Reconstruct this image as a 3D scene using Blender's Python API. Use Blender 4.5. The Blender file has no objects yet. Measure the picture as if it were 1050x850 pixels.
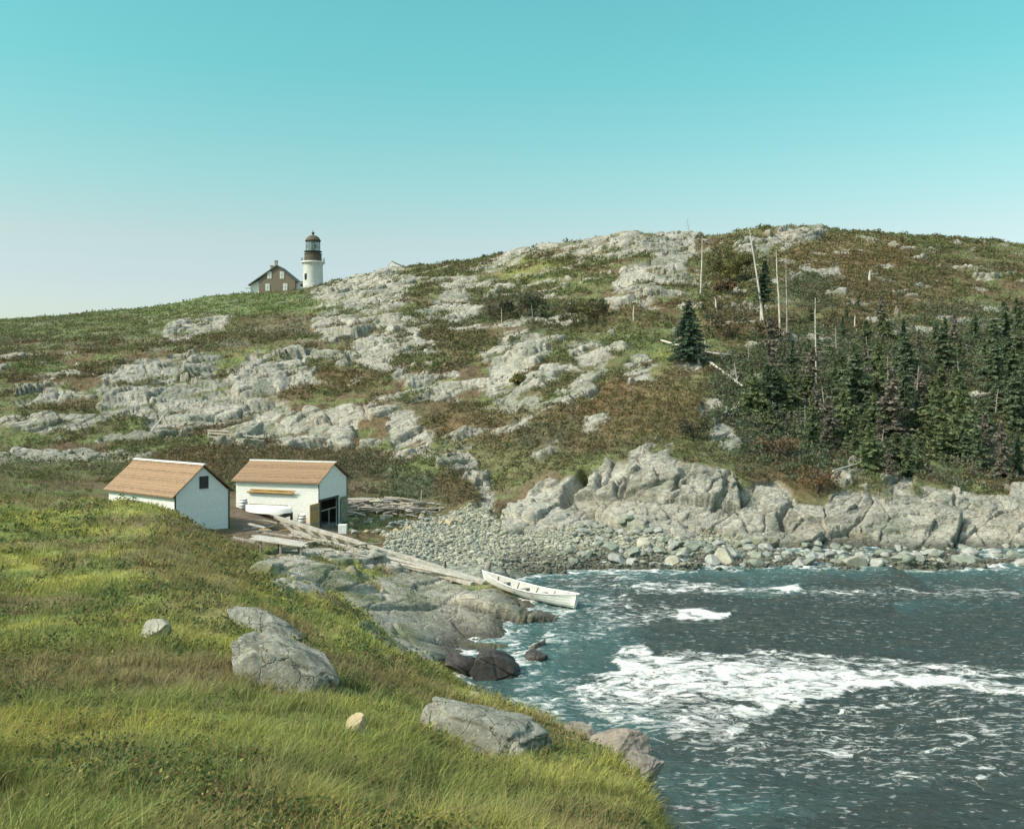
import bpy, math, random
import numpy as np
from mathutils import Vector, Matrix

random.seed(7)
rng = np.random.default_rng(7)
sc = bpy.context.scene
COL = sc.collection
R = math.radians

# ------------------------------------------------------------------ camera, sky, sun, exposure
EYE, FPX, CX, HY = 12.0, 1000.0, 525.0, 391.0      # eye height (m), focal length and principal point of the survey
cam_d = bpy.data.cameras.new('camera')
cam = bpy.data.objects.new('camera', cam_d)
COL.objects.link(cam)
cam.location = (0, 0, EYE)
cam.rotation_euler = (R(90), 0, 0)
cam_d.sensor_width = 36.0
cam_d.sensor_fit = 'HORIZONTAL'
cam_d.lens = 36.0 * FPX / 1050.0
cam_d.shift_y = -(425.0 - HY) / 1050.0
cam_d.clip_start = 0.1
cam_d.clip_end = 6000
sc.camera = cam

SUN_EL = 40.0
sun_vec = Vector((-0.92, -0.39, 0)).normalized() * math.cos(R(SUN_EL)) + Vector((0, 0, math.sin(R(SUN_EL))))
world = bpy.data.worlds.new('World')
sc.world = world
world.use_nodes = True
wn, wl = world.node_tree.nodes, world.node_tree.links
wn.clear()
w_out = wn.new('ShaderNodeOutputWorld')
w_bg = wn.new('ShaderNodeBackground')
w_sky = wn.new('ShaderNodeTexSky')
w_sky.sky_type = 'NISHITA'
w_sky.sun_disc = False
w_sky.sun_elevation = R(SUN_EL)
w_sky.sun_rotation = math.atan2(sun_vec.x, sun_vec.y)
w_sky.air_density = 1.0
w_sky.dust_density = 1.2
w_sky.ozone_density = 1.0
w_tint = wn.new('ShaderNodeMix')
w_tint.data_type = 'RGBA'
w_tint.blend_type = 'MULTIPLY'
w_tint.inputs[0].default_value = 1.0
# hand-tinted turquoise sky: tint by elevation; zenith raised as added, unseen fill light
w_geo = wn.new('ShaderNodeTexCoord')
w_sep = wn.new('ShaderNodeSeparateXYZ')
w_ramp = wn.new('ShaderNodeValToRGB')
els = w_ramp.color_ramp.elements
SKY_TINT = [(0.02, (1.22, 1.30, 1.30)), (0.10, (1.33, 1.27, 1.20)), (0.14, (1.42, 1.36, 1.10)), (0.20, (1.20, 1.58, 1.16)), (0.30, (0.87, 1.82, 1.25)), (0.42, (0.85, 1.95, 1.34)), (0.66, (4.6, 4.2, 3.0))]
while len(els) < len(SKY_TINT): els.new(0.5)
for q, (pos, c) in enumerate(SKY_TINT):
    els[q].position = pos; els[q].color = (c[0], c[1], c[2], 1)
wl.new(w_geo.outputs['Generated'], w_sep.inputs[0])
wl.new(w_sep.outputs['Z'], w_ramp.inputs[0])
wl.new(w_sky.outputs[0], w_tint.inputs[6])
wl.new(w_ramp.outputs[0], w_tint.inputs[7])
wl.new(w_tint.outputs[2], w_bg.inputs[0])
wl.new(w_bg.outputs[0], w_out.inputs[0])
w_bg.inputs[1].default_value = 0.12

sun_d = bpy.data.lights.new('sun', 'SUN')
sun_d.energy = 3.9
sun_d.angle = R(0.5)
sun_d.color = (1.0, 0.94, 0.84)
sun = bpy.data.objects.new('sun', sun_d)
COL.objects.link(sun)
sun.rotation_euler = sun_vec.to_track_quat('Z', 'Y').to_euler()

sc.view_settings.view_transform = 'Standard'
sc.view_settings.look = 'None'
sc.view_settings.gamma = 1.0
sc.view_settings.exposure = 0.12
sc.render.engine = 'CYCLES'
sc.cycles.max_bounces = 5
sc.cycles.diffuse_bounces = 2
sc.cycles.transparent_max_bounces = 6

# ------------------------------------------------------------------ small maths library
def hash2(ix, iy, k):
    h = (ix.astype(np.int64) * 374761393 + iy.astype(np.int64) * 668265263 + k * 974634777) & 0xFFFFFFFF
    h = ((h ^ (h >> 13)) * 1274126177) & 0xFFFFFFFF
    h = (h ^ (h >> 16)) & 0xFFFFFFFF
    h = (h * 2246822519) & 0xFFFFFFFF
    h = h ^ (h >> 15)
    return (h & 0xFFFFFF).astype(np.float64) / 16777216.0

def vnoise(x, y, k=0):
    ix, iy = np.floor(x), np.floor(y)
    fx, fy = x - ix, y - iy
    fx = fx * fx * fx * (fx * (fx * 6 - 15) + 10); fy = fy * fy * fy * (fy * (fy * 6 - 15) + 10)
    a = hash2(ix, iy, k); b = hash2(ix + 1, iy, k); c = hash2(ix, iy + 1, k); d = hash2(ix + 1, iy + 1, k)
    return (a + (b - a) * fx) * (1 - fy) + (c + (d - c) * fx) * fy

def fbm(x, y, k=0, octaves=4, gain=0.5):
    s, a, t = 0.0, 1.0, 0.0
    for o in range(octaves):
        s = s + a * vnoise(x * 2 ** o + 17.3 * o, y * 2 ** o - 9.1 * o, k + o)
        t += a; a *= gain
    return s / t                                   # 0..1, mean .5

def worley(x, y, k=0):
    ix, iy = np.floor(x), np.floor(y)
    f1 = np.full(x.shape, 9.0); f2 = np.full(x.shape, 9.0)
    dx1 = np.zeros(x.shape); dy1 = np.zeros(x.shape)
    cx1 = np.zeros(x.shape); cy1 = np.zeros(x.shape)
    for ox in (-1, 0, 1):
        for oy in (-1, 0, 1):
            cx, cy = ix + ox, iy + oy
            dx = x - cx - hash2(cx, cy, k); dy = y - cy - hash2(cx, cy, k + 1)
            d = np.sqrt(dx * dx + dy * dy)
            n = d < f1
            f2 = np.where(n, f1, np.minimum(f2, d))
            f1 = np.where(n, d, f1)
            dx1 = np.where(n, dx, dx1); dy1 = np.where(n, dy, dy1)
            cx1 = np.where(n, cx, cx1); cy1 = np.where(n, cy, cy1)
    return f1, f2, dx1, dy1, hash2(cx1, cy1, k + 2), hash2(cx1, cy1, k + 3), hash2(cx1, cy1, k + 4)

def sstep(a, b, x):
    t = np.clip((x - a) / (b - a), 0, 1)
    return t * t * (3 - 2 * t)

def gauss_rows(A, sig, axis):
    n = int(3 * sig) + 1
    k = np.exp(-0.5 * (np.arange(-n, n + 1) / sig) ** 2); k /= k.sum()
    pad = [(0, 0), (0, 0)]; pad[axis] = (n, n)
    B = np.pad(A, pad, mode='edge')
    out = np.zeros_like(A)
    for i, w in enumerate(k):
        sl = [slice(None), slice(None)]; sl[axis] = slice(i, i + A.shape[axis])
        out += w * B[tuple(sl)]
    return out

def poly_sd(px, py, poly):
    """signed distance (negative inside) to a polygon, in the polygon's own units"""
    d = np.full(px.shape, 1e9); ins = np.zeros(px.shape, bool)
    n = len(poly)
    for i in range(n):
        x1, y1 = poly[i]; x2, y2 = poly[(i + 1) % n]
        ex, ey = x2 - x1, y2 - y1
        wx, wy = px - x1, py - y1
        t = np.clip((wx * ex + wy * ey) / max(ex * ex + ey * ey, 1e-9), 0, 1)
        d = np.minimum(d, np.hypot(wx - t * ex, wy - t * ey))
        c = ((y1 > py) != (y2 > py)) & (px < (x2 - x1) * (py - y1) / ((y2 - y1) if y2 != y1 else 1e-9) + x1)
        ins ^= c
    return np.where(ins, -d, d)

# ------------------------------------------------------------------ materials
MATS = {}
def nodes_of(name):
    m = bpy.data.materials.new(name); m.use_nodes = True
    nt = m.node_tree; nt.nodes.clear()
    o = nt.nodes.new('ShaderNodeOutputMaterial')
    p = nt.nodes.new('ShaderNodeBsdfPrincipled')
    nt.links.new(p.outputs[0], o.inputs[0])
    return m, nt, nt.nodes, nt.links, p, o

def mat(name, color, color2=None, scale=4.0, rough=0.8, bump=0.0, bscale=20.0, stretch=(1, 1, 1), spec=0.3, lo=0.35, hi=0.65, metallic=0.0):
    """two-tone procedural material in object space"""
    m, nt, N, L, p, o = nodes_of(name)
    tc = N.new('ShaderNodeTexCoord'); mp = N.new('ShaderNodeMapping')
    mp.inputs['Scale'].default_value = stretch
    L.new(tc.outputs['Object'], mp.inputs[0])
    nz = N.new('ShaderNodeTexNoise'); nz.inputs['Scale'].default_value = scale; nz.inputs['Detail'].default_value = 6
    nz.inputs['Roughness'].default_value = 0.65
    L.new(mp.outputs[0], nz.inputs['Vector'])
    rp = N.new('ShaderNodeValToRGB')
    rp.color_ramp.elements[0].position = lo; rp.color_ramp.elements[1].position = hi
    c2 = color2 or tuple(c * 0.75 for c in color)
    rp.color_ramp.elements[0].color = (*c2, 1); rp.color_ramp.elements[1].color = (*color, 1)
    L.new(nz.outputs[0], rp.inputs[0]); L.new(rp.outputs[0], p.inputs['Base Color'])
    p.inputs['Roughness'].default_value = rough
    p.inputs['Specular IOR Level'].default_value = spec
    p.inputs['Metallic'].default_value = metallic
    if bump:
        n2 = N.new('ShaderNodeTexNoise'); n2.inputs['Scale'].default_value = bscale; n2.inputs['Detail'].default_value = 5
        L.new(mp.outputs[0], n2.inputs['Vector'])
        b = N.new('ShaderNodeBump'); b.inputs['Strength'].default_value = bump; b.inputs['Distance'].default_value = 0.05
        L.new(n2.outputs[0], b.inputs['Height']); L.new(b.outputs[0], p.inputs['Normal'])
    MATS[name] = m
    return m

def planks(name, color, color2, axis=2, width=0.14, rough=0.8, gap=0.10, depth=0.6, spec=0.3, per=0.25, wear=None):
    """boards or shingle courses: lines across one object axis with a tone per board"""
    m, nt, N, L, p, o = nodes_of(name)
    tc = N.new('ShaderNodeTexCoord'); sp = N.new('ShaderNodeSeparateXYZ')
    L.new(tc.outputs['Object'], sp.inputs[0])
    dv = N.new('ShaderNodeMath'); dv.operation = 'DIVIDE'; dv.inputs[1].default_value = width
    L.new(sp.outputs[axis], dv.inputs[0])
    fr = N.new('ShaderNodeMath'); fr.operation = 'FRACT'; L.new(dv.outputs[0], fr.inputs[0])
    fl = N.new('ShaderNodeMath'); fl.operation = 'FLOOR'; L.new(dv.outputs[0], fl.inputs[0])
    wnz = N.new('ShaderNodeTexWhiteNoise'); wnz.noise_dimensions = '1D'; L.new(fl.outputs[0], wnz.inputs['W'])
    nz = N.new('ShaderNodeTexNoise'); nz.inputs['Scale'].default_value = 5; nz.inputs['Detail'].default_value = 8; nz.inputs['Roughness'].default_value = 0.7
    L.new(tc.outputs['Object'], nz.inputs['Vector'])
    mx = N.new('ShaderNodeMath'); mx.operation = 'MULTIPLY_ADD'; mx.inputs[1].default_value = per; L.new(wnz.outputs[0], mx.inputs[0]); L.new(nz.outputs[0], mx.inputs[2])
    rp = N.new('ShaderNodeValToRGB')
    rp.color_ramp.elements[0].position = 0.30; rp.color_ramp.elements[1].position = 0.66
    rp.color_ramp.elements[0].color = (*color2, 1); rp.color_ramp.elements[1].color = (*color, 1)
    L.new(mx.outputs[0], rp.inputs[0]); L.new(rp.outputs[0], p.inputs['Base Color'])
    p.inputs['Roughness'].default_value = rough; p.inputs['Specular IOR Level'].default_value = spec
    b = N.new('ShaderNodeBump'); b.inputs['Strength'].default_value = depth; b.inputs['Distance'].default_value = 0.02
    st = N.new('ShaderNodeMapRange'); st.inputs[1].default_value = 0; st.inputs[2].default_value = gap; st.inputs[3].default_value = 0; st.inputs[4].default_value = 1
    L.new(fr.outputs[0], st.inputs[0])
    L.new(st.outputs[0], b.inputs['Height']); L.new(b.outputs[0], p.inputs['Normal'])
    MATS[name] = m
    return m

def leaf_mat(name, rough=0.75, trans=0.33):
    """foliage: the leaf's own colour comes from the mesh attribute 'leaf_colour'"""
    m, nt, N, L, p, o = nodes_of(name)
    at = N.new('ShaderNodeAttribute'); at.attribute_name = 'leaf_colour'
    L.new(at.outputs['Color'], p.inputs['Base Color'])
    p.inputs['Roughness'].default_value = rough; p.inputs['Specular IOR Level'].default_value = 0.15
    t = N.new('ShaderNodeBsdfTranslucent'); L.new(at.outputs['Color'], t.inputs[0])
    mx = N.new('ShaderNodeMixShader'); mx.inputs[0].default_value = trans
    L.new(p.outputs[0], mx.inputs[1]); L.new(t.outputs[0], mx.inputs[2]); L.new(mx.outputs[0], o.inputs[0])
    MATS[name] = m
    return m

# ------------------------------------------------------------------ mesh helpers
def np_mesh(name, V, faces, m, colour=None, cname='leaf_colour', floats=None, smooth=False, parent=None):
    V = np.ascontiguousarray(V, np.float32)
    me = bpy.data.meshes.new(name)
    me.vertices.add(len(V)); me.vertices.foreach_set('co', V.ravel())
    nl = sum(f.size for f in faces); nf = sum(len(f) for f in faces)
    me.loops.add(nl); me.polygons.add(nf)
    me.loops.foreach_set('vertex_index', np.concatenate([f.ravel() for f in faces]).astype(np.int32))
    tot = np.concatenate([np.full(len(f), f.shape[1]) for f in faces])
    st = np.concatenate([[0], np.cumsum(tot)[:-1]])
    me.polygons.foreach_set('loop_start', st.astype(np.int32))
    if smooth:
        me.polygons.foreach_set('use_smooth', np.ones(nf, bool))
    me.update(calc_edges=True)
    if colour is not None:
        a = me.attributes.new(cname, 'FLOAT_COLOR', 'POINT')
        c = np.ones((len(V), 4), np.float32); c[:, :3] = colour
        a.data.foreach_set('color', c.ravel())
    for k, v in (floats or {}).items():
        a = me.attributes.new(k, 'FLOAT', 'POINT'); a.data.foreach_set('value', np.ascontiguousarray(v, np.float32).ravel())
    if m: me.materials.append(m)
    ob = bpy.data.objects.new(name, me); COL.objects.link(ob)
    if parent: ob.parent = parent
    return ob

class MB:
    """collects solid shapes; build() links them as ONE mesh object"""
    def __init__(s): s.v, s.f, s.sm = [], [], []
    def add(s, vs, fs, smooth=False):
        o = len(s.v); s.v += [tuple(v) for v in vs]
        for f in fs: s.f.append(tuple(o + i for i in f)); s.sm.append(smooth)
        return s
    def box(s, lo, hi, M=None):
        x0, y0, z0 = lo; x1, y1, z1 = hi
        vs = [Vector(p) for p in ((x0, y0, z0), (x1, y0, z0), (x1, y1, z0), (x0, y1, z0), (x0, y0, z1), (x1, y0, z1), (x1, y1, z1), (x0, y1, z1))]
        if M: vs = [M @ v for v in vs]
        return s.add(vs, [(0, 3, 2, 1), (4, 5, 6, 7), (0, 1, 5, 4), (1, 2, 6, 5), (2, 3, 7, 6), (3, 0, 4, 7)])
    def bar(s, a, b, w, h, roll=0.0):
        a, b = Vector(a), Vector(b); d = (b - a).normalized()
        up = Vector((0, 0, 1)) if abs(d.z) < 0.95 else Vector((0, 1, 0))
        x = d.cross(up).normalized(); y = x.cross(d).normalized()
        if roll:
            q = Matrix.Rotation(roll, 3, d); x, y = q @ x, q @ y
        vs = [a + x * sx * w / 2 + y * sy * h / 2 for sx, sy in ((-1, -1), (1, -1), (1, 1), (-1, 1))] + \
             [b + x * sx * w / 2 + y * sy * h / 2 for sx, sy in ((-1, -1), (1, -1), (1, 1), (-1, 1))]
        return s.add(vs, [(3, 2, 1, 0), (4, 5, 6, 7), (0, 1, 5, 4), (1, 2, 6, 5), (2, 3, 7, 6), (3, 0, 4, 7)])
    def tube(s, pts, rad, n=8, cap=True):
        pts = [Vector(p) for p in pts]; o = len(s.v); rings = []
        ref = Vector((0.31, 0.22, 0.93))
        for i, p in enumerate(pts):
            d = (pts[min(i + 1, len(pts) - 1)] - pts[max(i - 1, 0)]).normalized()
            r = ref if abs(d.dot(ref)) < 0.95 else Vector((1, 0, 0))
            x = d.cross(r).normalized(); y = x.cross(d)
            q = rad[i] if hasattr(rad, '__len__') else rad
            rings.append([p + (x * math.cos(2 * math.pi * k / n) + y * math.sin(2 * math.pi * k / n)) * q for k in range(n)])
        vs = [v for rg in rings for v in rg]; fs = []
        for i in range(len(pts) - 1):
            for k in range(n):
                fs.append((i * n + k, i * n + (k + 1) % n, (i + 1) * n + (k + 1) % n, (i + 1) * n + k))
        s.add(vs, fs, True)
        if cap:
            s.add(rings[0], [tuple(range(n - 1, -1, -1))]); s.add(rings[-1], [tuple(range(n))])
        return s
    def lathe(s, prof, n=24, c=(0, 0, 0), smooth=True):
        vs, fs = [], []
        for r, z in prof:
            for k in range(n):
                a = 2 * math.pi * k / n
                vs.append((c[0] + r * math.cos(a), c[1] + r * math.sin(a), c[2] + z))
        m_ = len(prof)
        for i in range(m_ - 1):
            for k in range(n):
                fs.append((i * n + k, i * n + (k + 1) % n, (i + 1) * n + (k + 1) % n, (i + 1) * n + k))
        return s.add(vs, fs, smooth)
    def prism(s, poly, y0, y1, M=None):
        """polygon in x,z extruded along y"""
        n = len(poly)
        vs = [Vector((x, y0, z)) for x, z in poly] + [Vector((x, y1, z)) for x, z in poly]
        if M: vs = [M @ v for v in vs]
        fs = [tuple(range(n)), tuple(range(2 * n - 1, n - 1, -1))] + [((i + 1) % n, i, n + i, n + (i + 1) % n) for i in range(n)]
        return s.add(vs, fs)
    def build(s, name, m, parent=None):
        me = bpy.data.meshes.new(name); me.from_pydata(s.v, [], s.f)
        me.polygons.foreach_set('use_smooth', s.sm)
        if m: me.materials.append(m)
        me.update()
        ob = bpy.data.objects.new(name, me); COL.objects.link(ob)
        if parent: ob.parent = parent
        return ob

def tag(o, label=None, cat=None, group=None, kind=None):
    if label: o['label'] = label
    if cat: o['category'] = cat
    if group: o['group'] = group
    if kind: o['kind'] = kind
    return o

def thing(name, label, cat, loc=(0, 0, 0), rz=0.0, group=None):
    o = bpy.data.objects.new(name, None); COL.objects.link(o)
    o.empty_display_size = 0.3
    o.location = loc; o.rotation_euler = (0, 0, rz)
    return tag(o, label, cat, group)

def dup(root, loc, rz=0.0, scale=None, label=None, group=None, rot=None):
    r = root.copy(); COL.objects.link(r)
    r.location = loc; r.rotation_euler = rot or (0, 0, rz)
    if scale: r.scale = scale if hasattr(scale, '__len__') else (scale,) * 3
    if label: r['label'] = label
    if group: r['group'] = group
    for ch in list(root.children):
        c = ch.copy(); COL.objects.link(c); c.parent = r
        for g in list(ch.children):
            d = g.copy(); COL.objects.link(d); d.parent = c
    return r

# ------------------------------------------------------------------ terrain: surveyed profiles
# each column: bearing (survey units), then (distance, height) stations from the bank underfoot to behind the ridge
def p_(py, D): return (D, EYE - D * (py - HY) / FPX)
STA = {
 -300: [(-8, 11.3), (2, 10.9), (8, 9.9), (15, 8.8), (28, 8.0), (46, 7.5), (54, 6.6), (62, 6.0), (70, 5.6), (80, 5.2), (86, 5.2), (92, 5.2), (105, 5.5), (118, 10.5), (128, 13), (140, 16), (165, 20), (210, 25), (300, 32)],
 0:   [(-8, 11.2), (2, 10.3), p_(850, 6), p_(700, 15), p_(600, 28), p_(508, 46), (53, 5.0), (60, 4.6), (70, 4.5), (80, 4.6), (86, 4.6), p_(472, 92), p_(455, 105), p_(400, 118), p_(385, 126), p_(365, 140), p_(350, 165), p_(337, 210), p_(329, 295)],
 152: [(-8, 11.2), (2, 10.3), p_(850, 6), p_(700, 15), p_(600, 28), p_(514, 46), (52, 4.3), (58, 3.6), (68, 3.6), (80, 4.2), (86, 4.4), p_(475, 92), p_(455, 105), p_(400, 118), p_(380, 127), p_(360, 140), p_(342, 168), p_(328, 215), p_(316, 290)],
 225: [(-8, 11.2), (2, 10.3), p_(850, 6.3), p_(700, 15.5), p_(605, 28), p_(550, 45), (51, 3.0), (59, 2.2), (66, 2.5), (78, 3.7), (86, 4.1), p_(475, 92), p_(453, 105), p_(402, 118), p_(378, 127), p_(355, 140), p_(335, 168), p_(317, 215), p_(303, 285)],
 300: [(-8, 11.2), (2, 10.3), p_(850, 6.6), p_(715, 15), p_(640, 26), p_(587, 39), (44, 2.7), p_(574, 50), p_(556, 57), (70, 1.8), (82, 3.0), p_(480, 91), p_(455, 104), p_(420, 111), p_(385, 122), p_(350, 142), p_(325, 172), p_(310, 215), p_(299, 280)],
 350: [(-8, 11.2), (2, 10.3), p_(850, 7), p_(715, 16), p_(640, 28), p_(620, 34), (42, 2.0), p_(592, 49), p_(567, 56), (70, 1.3), (80, 2.2), p_(482, 91), p_(463, 102), p_(425, 109), p_(385, 122), p_(345, 143), p_(315, 175), p_(299, 215), p_(287.5, 270)],
 400: [(-8, 11.2), (2, 10.3), p_(850, 7.2), p_(730, 16), p_(675, 26), p_(659, 31), (39, 1.6), p_(620, 47), p_(588, 54), p_(545, 69), p_(525, 80), p_(488, 90), p_(460, 101), p_(410, 110), p_(380, 122), p_(340, 144), p_(305, 178), p_(288, 212), p_(275, 255)],
 450: [(-8, 11.2), (2, 10.3), p_(850, 7.5), p_(760, 16), p_(712, 24), p_(690, 28), (36, 1.2), p_(650, 45), p_(607, 53), p_(562, 66), p_(525, 80), p_(472, 91), p_(459, 98), p_(425, 107), p_(385, 121), p_(338, 145), p_(300, 178), p_(283, 205), p_(269, 240)],
 500: [(-8, 11.2), (2, 10.3), p_(850, 7.8), p_(780, 16), p_(735, 21.5), p_(716, 25), (30, 1.1), (38, -0.6), (47.5, 0.85), (55, 0.5), p_(545, 74), p_(522, 80), p_(498, 87), p_(445, 99), p_(395, 115), p_(340, 142), p_(300, 172), p_(280, 195), p_(263, 225)],
 560: [(-8, 11.2), (2, 10.3), p_(850, 8), p_(790, 16), p_(755, 20), p_(738, 23), (28, 1.1), (33, -0.4), (47, -0.35), (58, -0.6), p_(577, 64.5), p_(530, 75), p_(518, 78.5), p_(482, 84), p_(430, 96), p_(385, 112), p_(335, 138), p_(295, 165), p_(250, 205)],
 650: [(-8, 11.0), (2, 10.2), p_(850, 9), p_(805, 14), p_(782, 16.5), p_(772, 18), (22, 2.0), (26, -0.6), (40, -1.2), (58, -0.7), p_(578, 64.5), p_(548, 70.5), p_(535, 73.3), p_(478, 79), p_(430, 91), p_(385, 106), p_(335, 131), p_(288, 156), p_(238, 190)],
 720: [(-8, 10.6), (2, 9.9), (8, 7.6), (12, 5.6), (15, 3.8), (18, 2.2), (21, 0.4), (25, -0.9), (40, -1.3), (58, -0.8), p_(579, 64), p_(556, 70), p_(548, 72), p_(480, 77.5), p_(430, 90), p_(385, 105), p_(335, 130), p_(288, 155), p_(242, 190)],
 815: [(-8, 10.2), (2, 9.4), (7, 7.1), (11, 4.8), (14, 3.0), (16, 1.6), (19, -0.1), (24, -1.2), (40, -1.5), (58, -1), p_(578, 64.2), p_(569, 67.5), p_(562, 69.5), p_(505, 75), p_(462, 86), p_(400, 101), p_(340, 126), p_(285, 158), p_(229, 195)],
 870: [(-8, 10.0), (2, 9.2), (7, 6.8), (11, 4.4), (14, 2.6), (16, 1.2), (19, -0.3), (24, -1.2), (40, -1.5), (58, -1), p_(577, 64.4), p_(570, 67.5), p_(563, 69.5), p_(510, 75), p_(464, 87), p_(400, 101), p_(340, 126), p_(285, 158), p_(237, 200)],
 1000: [(-8, 9.8), (2, 9.0), (7, 6.6), (11, 4.2), (14, 2.4), (16, 1.0), (19, -0.4), (24, -1.2), (40, -1.5), (58, -1), p_(578, 64), p_(571, 67), p_(566, 69), p_(512, 75), p_(468, 87), p_(404, 101), p_(345, 126), p_(292, 158), p_(245, 205)],
 1350: [(-8, 9.4), (2, 8.5), (7, 6.0), (11, 3.6), (14, 1.8), (16, 0.6), (19, -0.6), (24, -1.3), (40, -1.6), (58, -1.1), p_(580, 63), p_(573, 66), p_(570, 68), p_(530, 74), p_(485, 87), p_(425, 101), p_(370, 126), p_(325, 158), p_(285, 205)],
}
cols = sorted(STA)
for c in cols:
    D_, z_ = STA[c][-1]
    STA[c] += [(D_ + 22, z_ - 1.5), (D_ + 90, z_ * 0.55), (D_ + 260, -6), (1500, -25)]
SD = np.array([[s[0] for s in STA[c]] for c in cols], float)
SZ = np.array([[s[1] for s in STA[c]] for c in cols], float)
cols = np.array(cols, float)

def rows(*segs):
    out = []
    for a, b, st in segs:
        out.append(np.arange(a, b - 1e-6, st))
    return np.concatenate(out + [[segs[-1][1]]])
Yr = rows((-8, 4, 0.3), (4, 14, 0.07), (14, 30, 0.10), (30, 60, 0.15), (60, 82, 0.085), (82, 112, 0.14), (112, 205, 0.3), (205, 320, 0.55), (320, 700, 9), (700, 1500, 100))
uu = np.concatenate([np.arange(-0.95, -0.60, 0.006), np.arange(-0.60, 0.60, 0.00105), np.arange(0.60, 0.951, 0.006)])
NR, NC = len(Yr), len(uu)
APEX = 12.0
GY = np.repeat(Yr[:, None], NC, 1)
GX = uu[None, :] * (GY + APEX)
GT = CX + FPX * np.clip(GX / np.maximum(GY, 7.0), -0.83, 0.83)          # bearing of every vertex

def base_height(T, Y):
    z = np.zeros(T.shape)
    k = np.clip(np.searchsorted(cols, T) - 1, 0, len(cols) - 2)
    w = np.clip((T - cols[k]) / (cols[k + 1] - cols[k]), 0, 1)
    for s in range(SD.shape[1] - 1):
        d0 = SD[k, s] * (1 - w) + SD[k + 1, s] * w; d1 = SD[k, s + 1] * (1 - w) + SD[k + 1, s + 1] * w
        z0 = SZ[k, s] * (1 - w) + SZ[k + 1, s] * w; z1 = SZ[k, s + 1] * (1 - w) + SZ[k + 1, s + 1] * w
        m_ = (Y >= d0) & (Y < d1)
        z = np.where(m_, z0 + (z1 - z0) * (Y - d0) / np.maximum(d1 - d0, 1e-6), z)
    return np.where(Y >= 1499, -25, z)

GZ = base_height(GT, GY)
GZ = gauss_rows(gauss_rows(GZ, 10, 1), 3.0, 0)
GPX = CX + FPX * GX / np.maximum(GY, 3.0)                                  # where each spot lies in the survey
GPY = HY + FPX * (EYE - GZ) / np.maximum(GY, 3.0)

# ------------------------------------------------------------------ what covers the ground where
ROCK = [
 [(321,298),(345,290),(400,273),(415,276),(400,290),(364,313),(336,316),(317,305)],
 [(400,322),(378,327),(350,325),(324,334),(322,342),(335,349),(352,349),(364,358),(374,374),(395,382),(402,350)],
 [(264,360),(298,354),(312,365),(314,381),(326,377),(317,396),(293,398),(280,406),(264,410),(230,412),(228,393),(245,374)],
 [(152,372),(190,366),(225,368),(218,388),(190,402),(152,405)],
 [(100,385),(150,370),(152,405),(190,402),(225,392),(224,410),(200,420),(150,430),(100,432)],
 [(152,425),(185,412),(222,408),(262,412),(295,408),(290,430),(276,441),(285,450),(240,450),(220,438),(180,449),(152,449)],
 [(275,452),(284,440),(300,430),(320,424),(330,426),(345,420),(365,419),(362,446),(350,460),(340,458),(320,459),(300,458)],
 [(343,461),(352,452),(363,455),(366,464)],
 [(398,420),(415,418),(430,437),(445,447),(440,460),(450,462),(442,474),(420,466),(403,457),(396,440)],
 [(440,462),(475,449),(488,456),(470,465),(498,480),(507,495),(505,520),(497,530),(488,508),(470,480),(450,476)],
 [(496,272),(538,254),(575,246),(571,258),(543,264),(519,277),(499,280)],
 [(575,252),(618,240),(650,236),(660,241),(640,255),(600,262),(580,262)],
 [(624,298),(640,276),(665,268),(682,268),(705,270),(700,281),(680,285),(662,294),(640,298)],
 [(616,312),(645,299),(668,293),(681,300),(668,311),(650,313),(630,316)],
 [(650,246),(690,237),(713,239),(714,258),(692,268),(672,265),(655,256)],
 [(390,287),(425,282),(430,292),(405,301),(386,306)],
 [(350,308),(375,298),(400,300),(420,306),(410,316),(370,322),(350,318)],
 [(432,322),(445,310),(468,289),(477,300),(484,312),(497,318),(490,326),(465,332),(455,328),(440,326)],
 [(385,325),(415,322),(437,330),(428,342),(400,346),(384,344)],
 [(519,340),(540,337),(558,347),(566,360),(560,370),(571,389),(556,401),(549,407),(546,424),(531,430),(518,421),(499,403),(503,378),(511,355)],
 [(582,362),(605,349),(620,357),(629,370),(610,376),(590,373)],
 [(584,402),(598,384),(622,376),(620,396),(607,408),(588,408)],
 [(640,372),(655,365),(668,372),(668,392),(650,400),(640,390)],
 [(403,386),(418,378),(440,387),(480,377),(466,393),(440,396),(416,396)],
 [(368,340),(395,350),(402,370),(390,380),(374,372)],
 [(318,330),(330,318),(352,320),(340,332),(322,338)],
 [(515,545),(519,515),(538,508),(553,494),(575,490),(592,485),(602,479),(640,474),(655,462),(690,467),(700,474),(725,478),(745,480),(757,494),(800,494),(815,514),(835,519),(850,514),(870,504),(920,500),(990,505),(1060,508),(1060,572),(918,568),(850,563),(780,559),(720,552),(690,552),(650,545),(600,545),(560,548)],
 [(655,462),(672,452),(690,455),(694,468),(670,470)],
 [(726,440),(738,432),(752,445),(762,458),(748,462),(732,455)],
 [(718,410),(738,408),(744,418),(728,424),(735,434),(722,430)],
 [(786,246),(800,236),(812,227),(830,226),(850,235),(842,246),(815,252),(795,256)],
 [(752,250),(790,246),(792,256),(770,262),(755,258)],
 [(835,277),(860,274),(864,284),(838,284)],
 [(900,478),(918,470),(940,480),(935,500),(905,500)],
 [(860,480),(885,476),(890,492),(870,500),(858,495)],
 [(540,462),(575,455),(560,472),(540,474)],
 [(598,430),(618,424),(630,430),(610,440),(598,438)],
 [(450,290),(490,283),(485,296),(455,300)],
 [(170,335),(205,326),(240,322),(230,336),(190,348),(165,350)],
]
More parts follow.
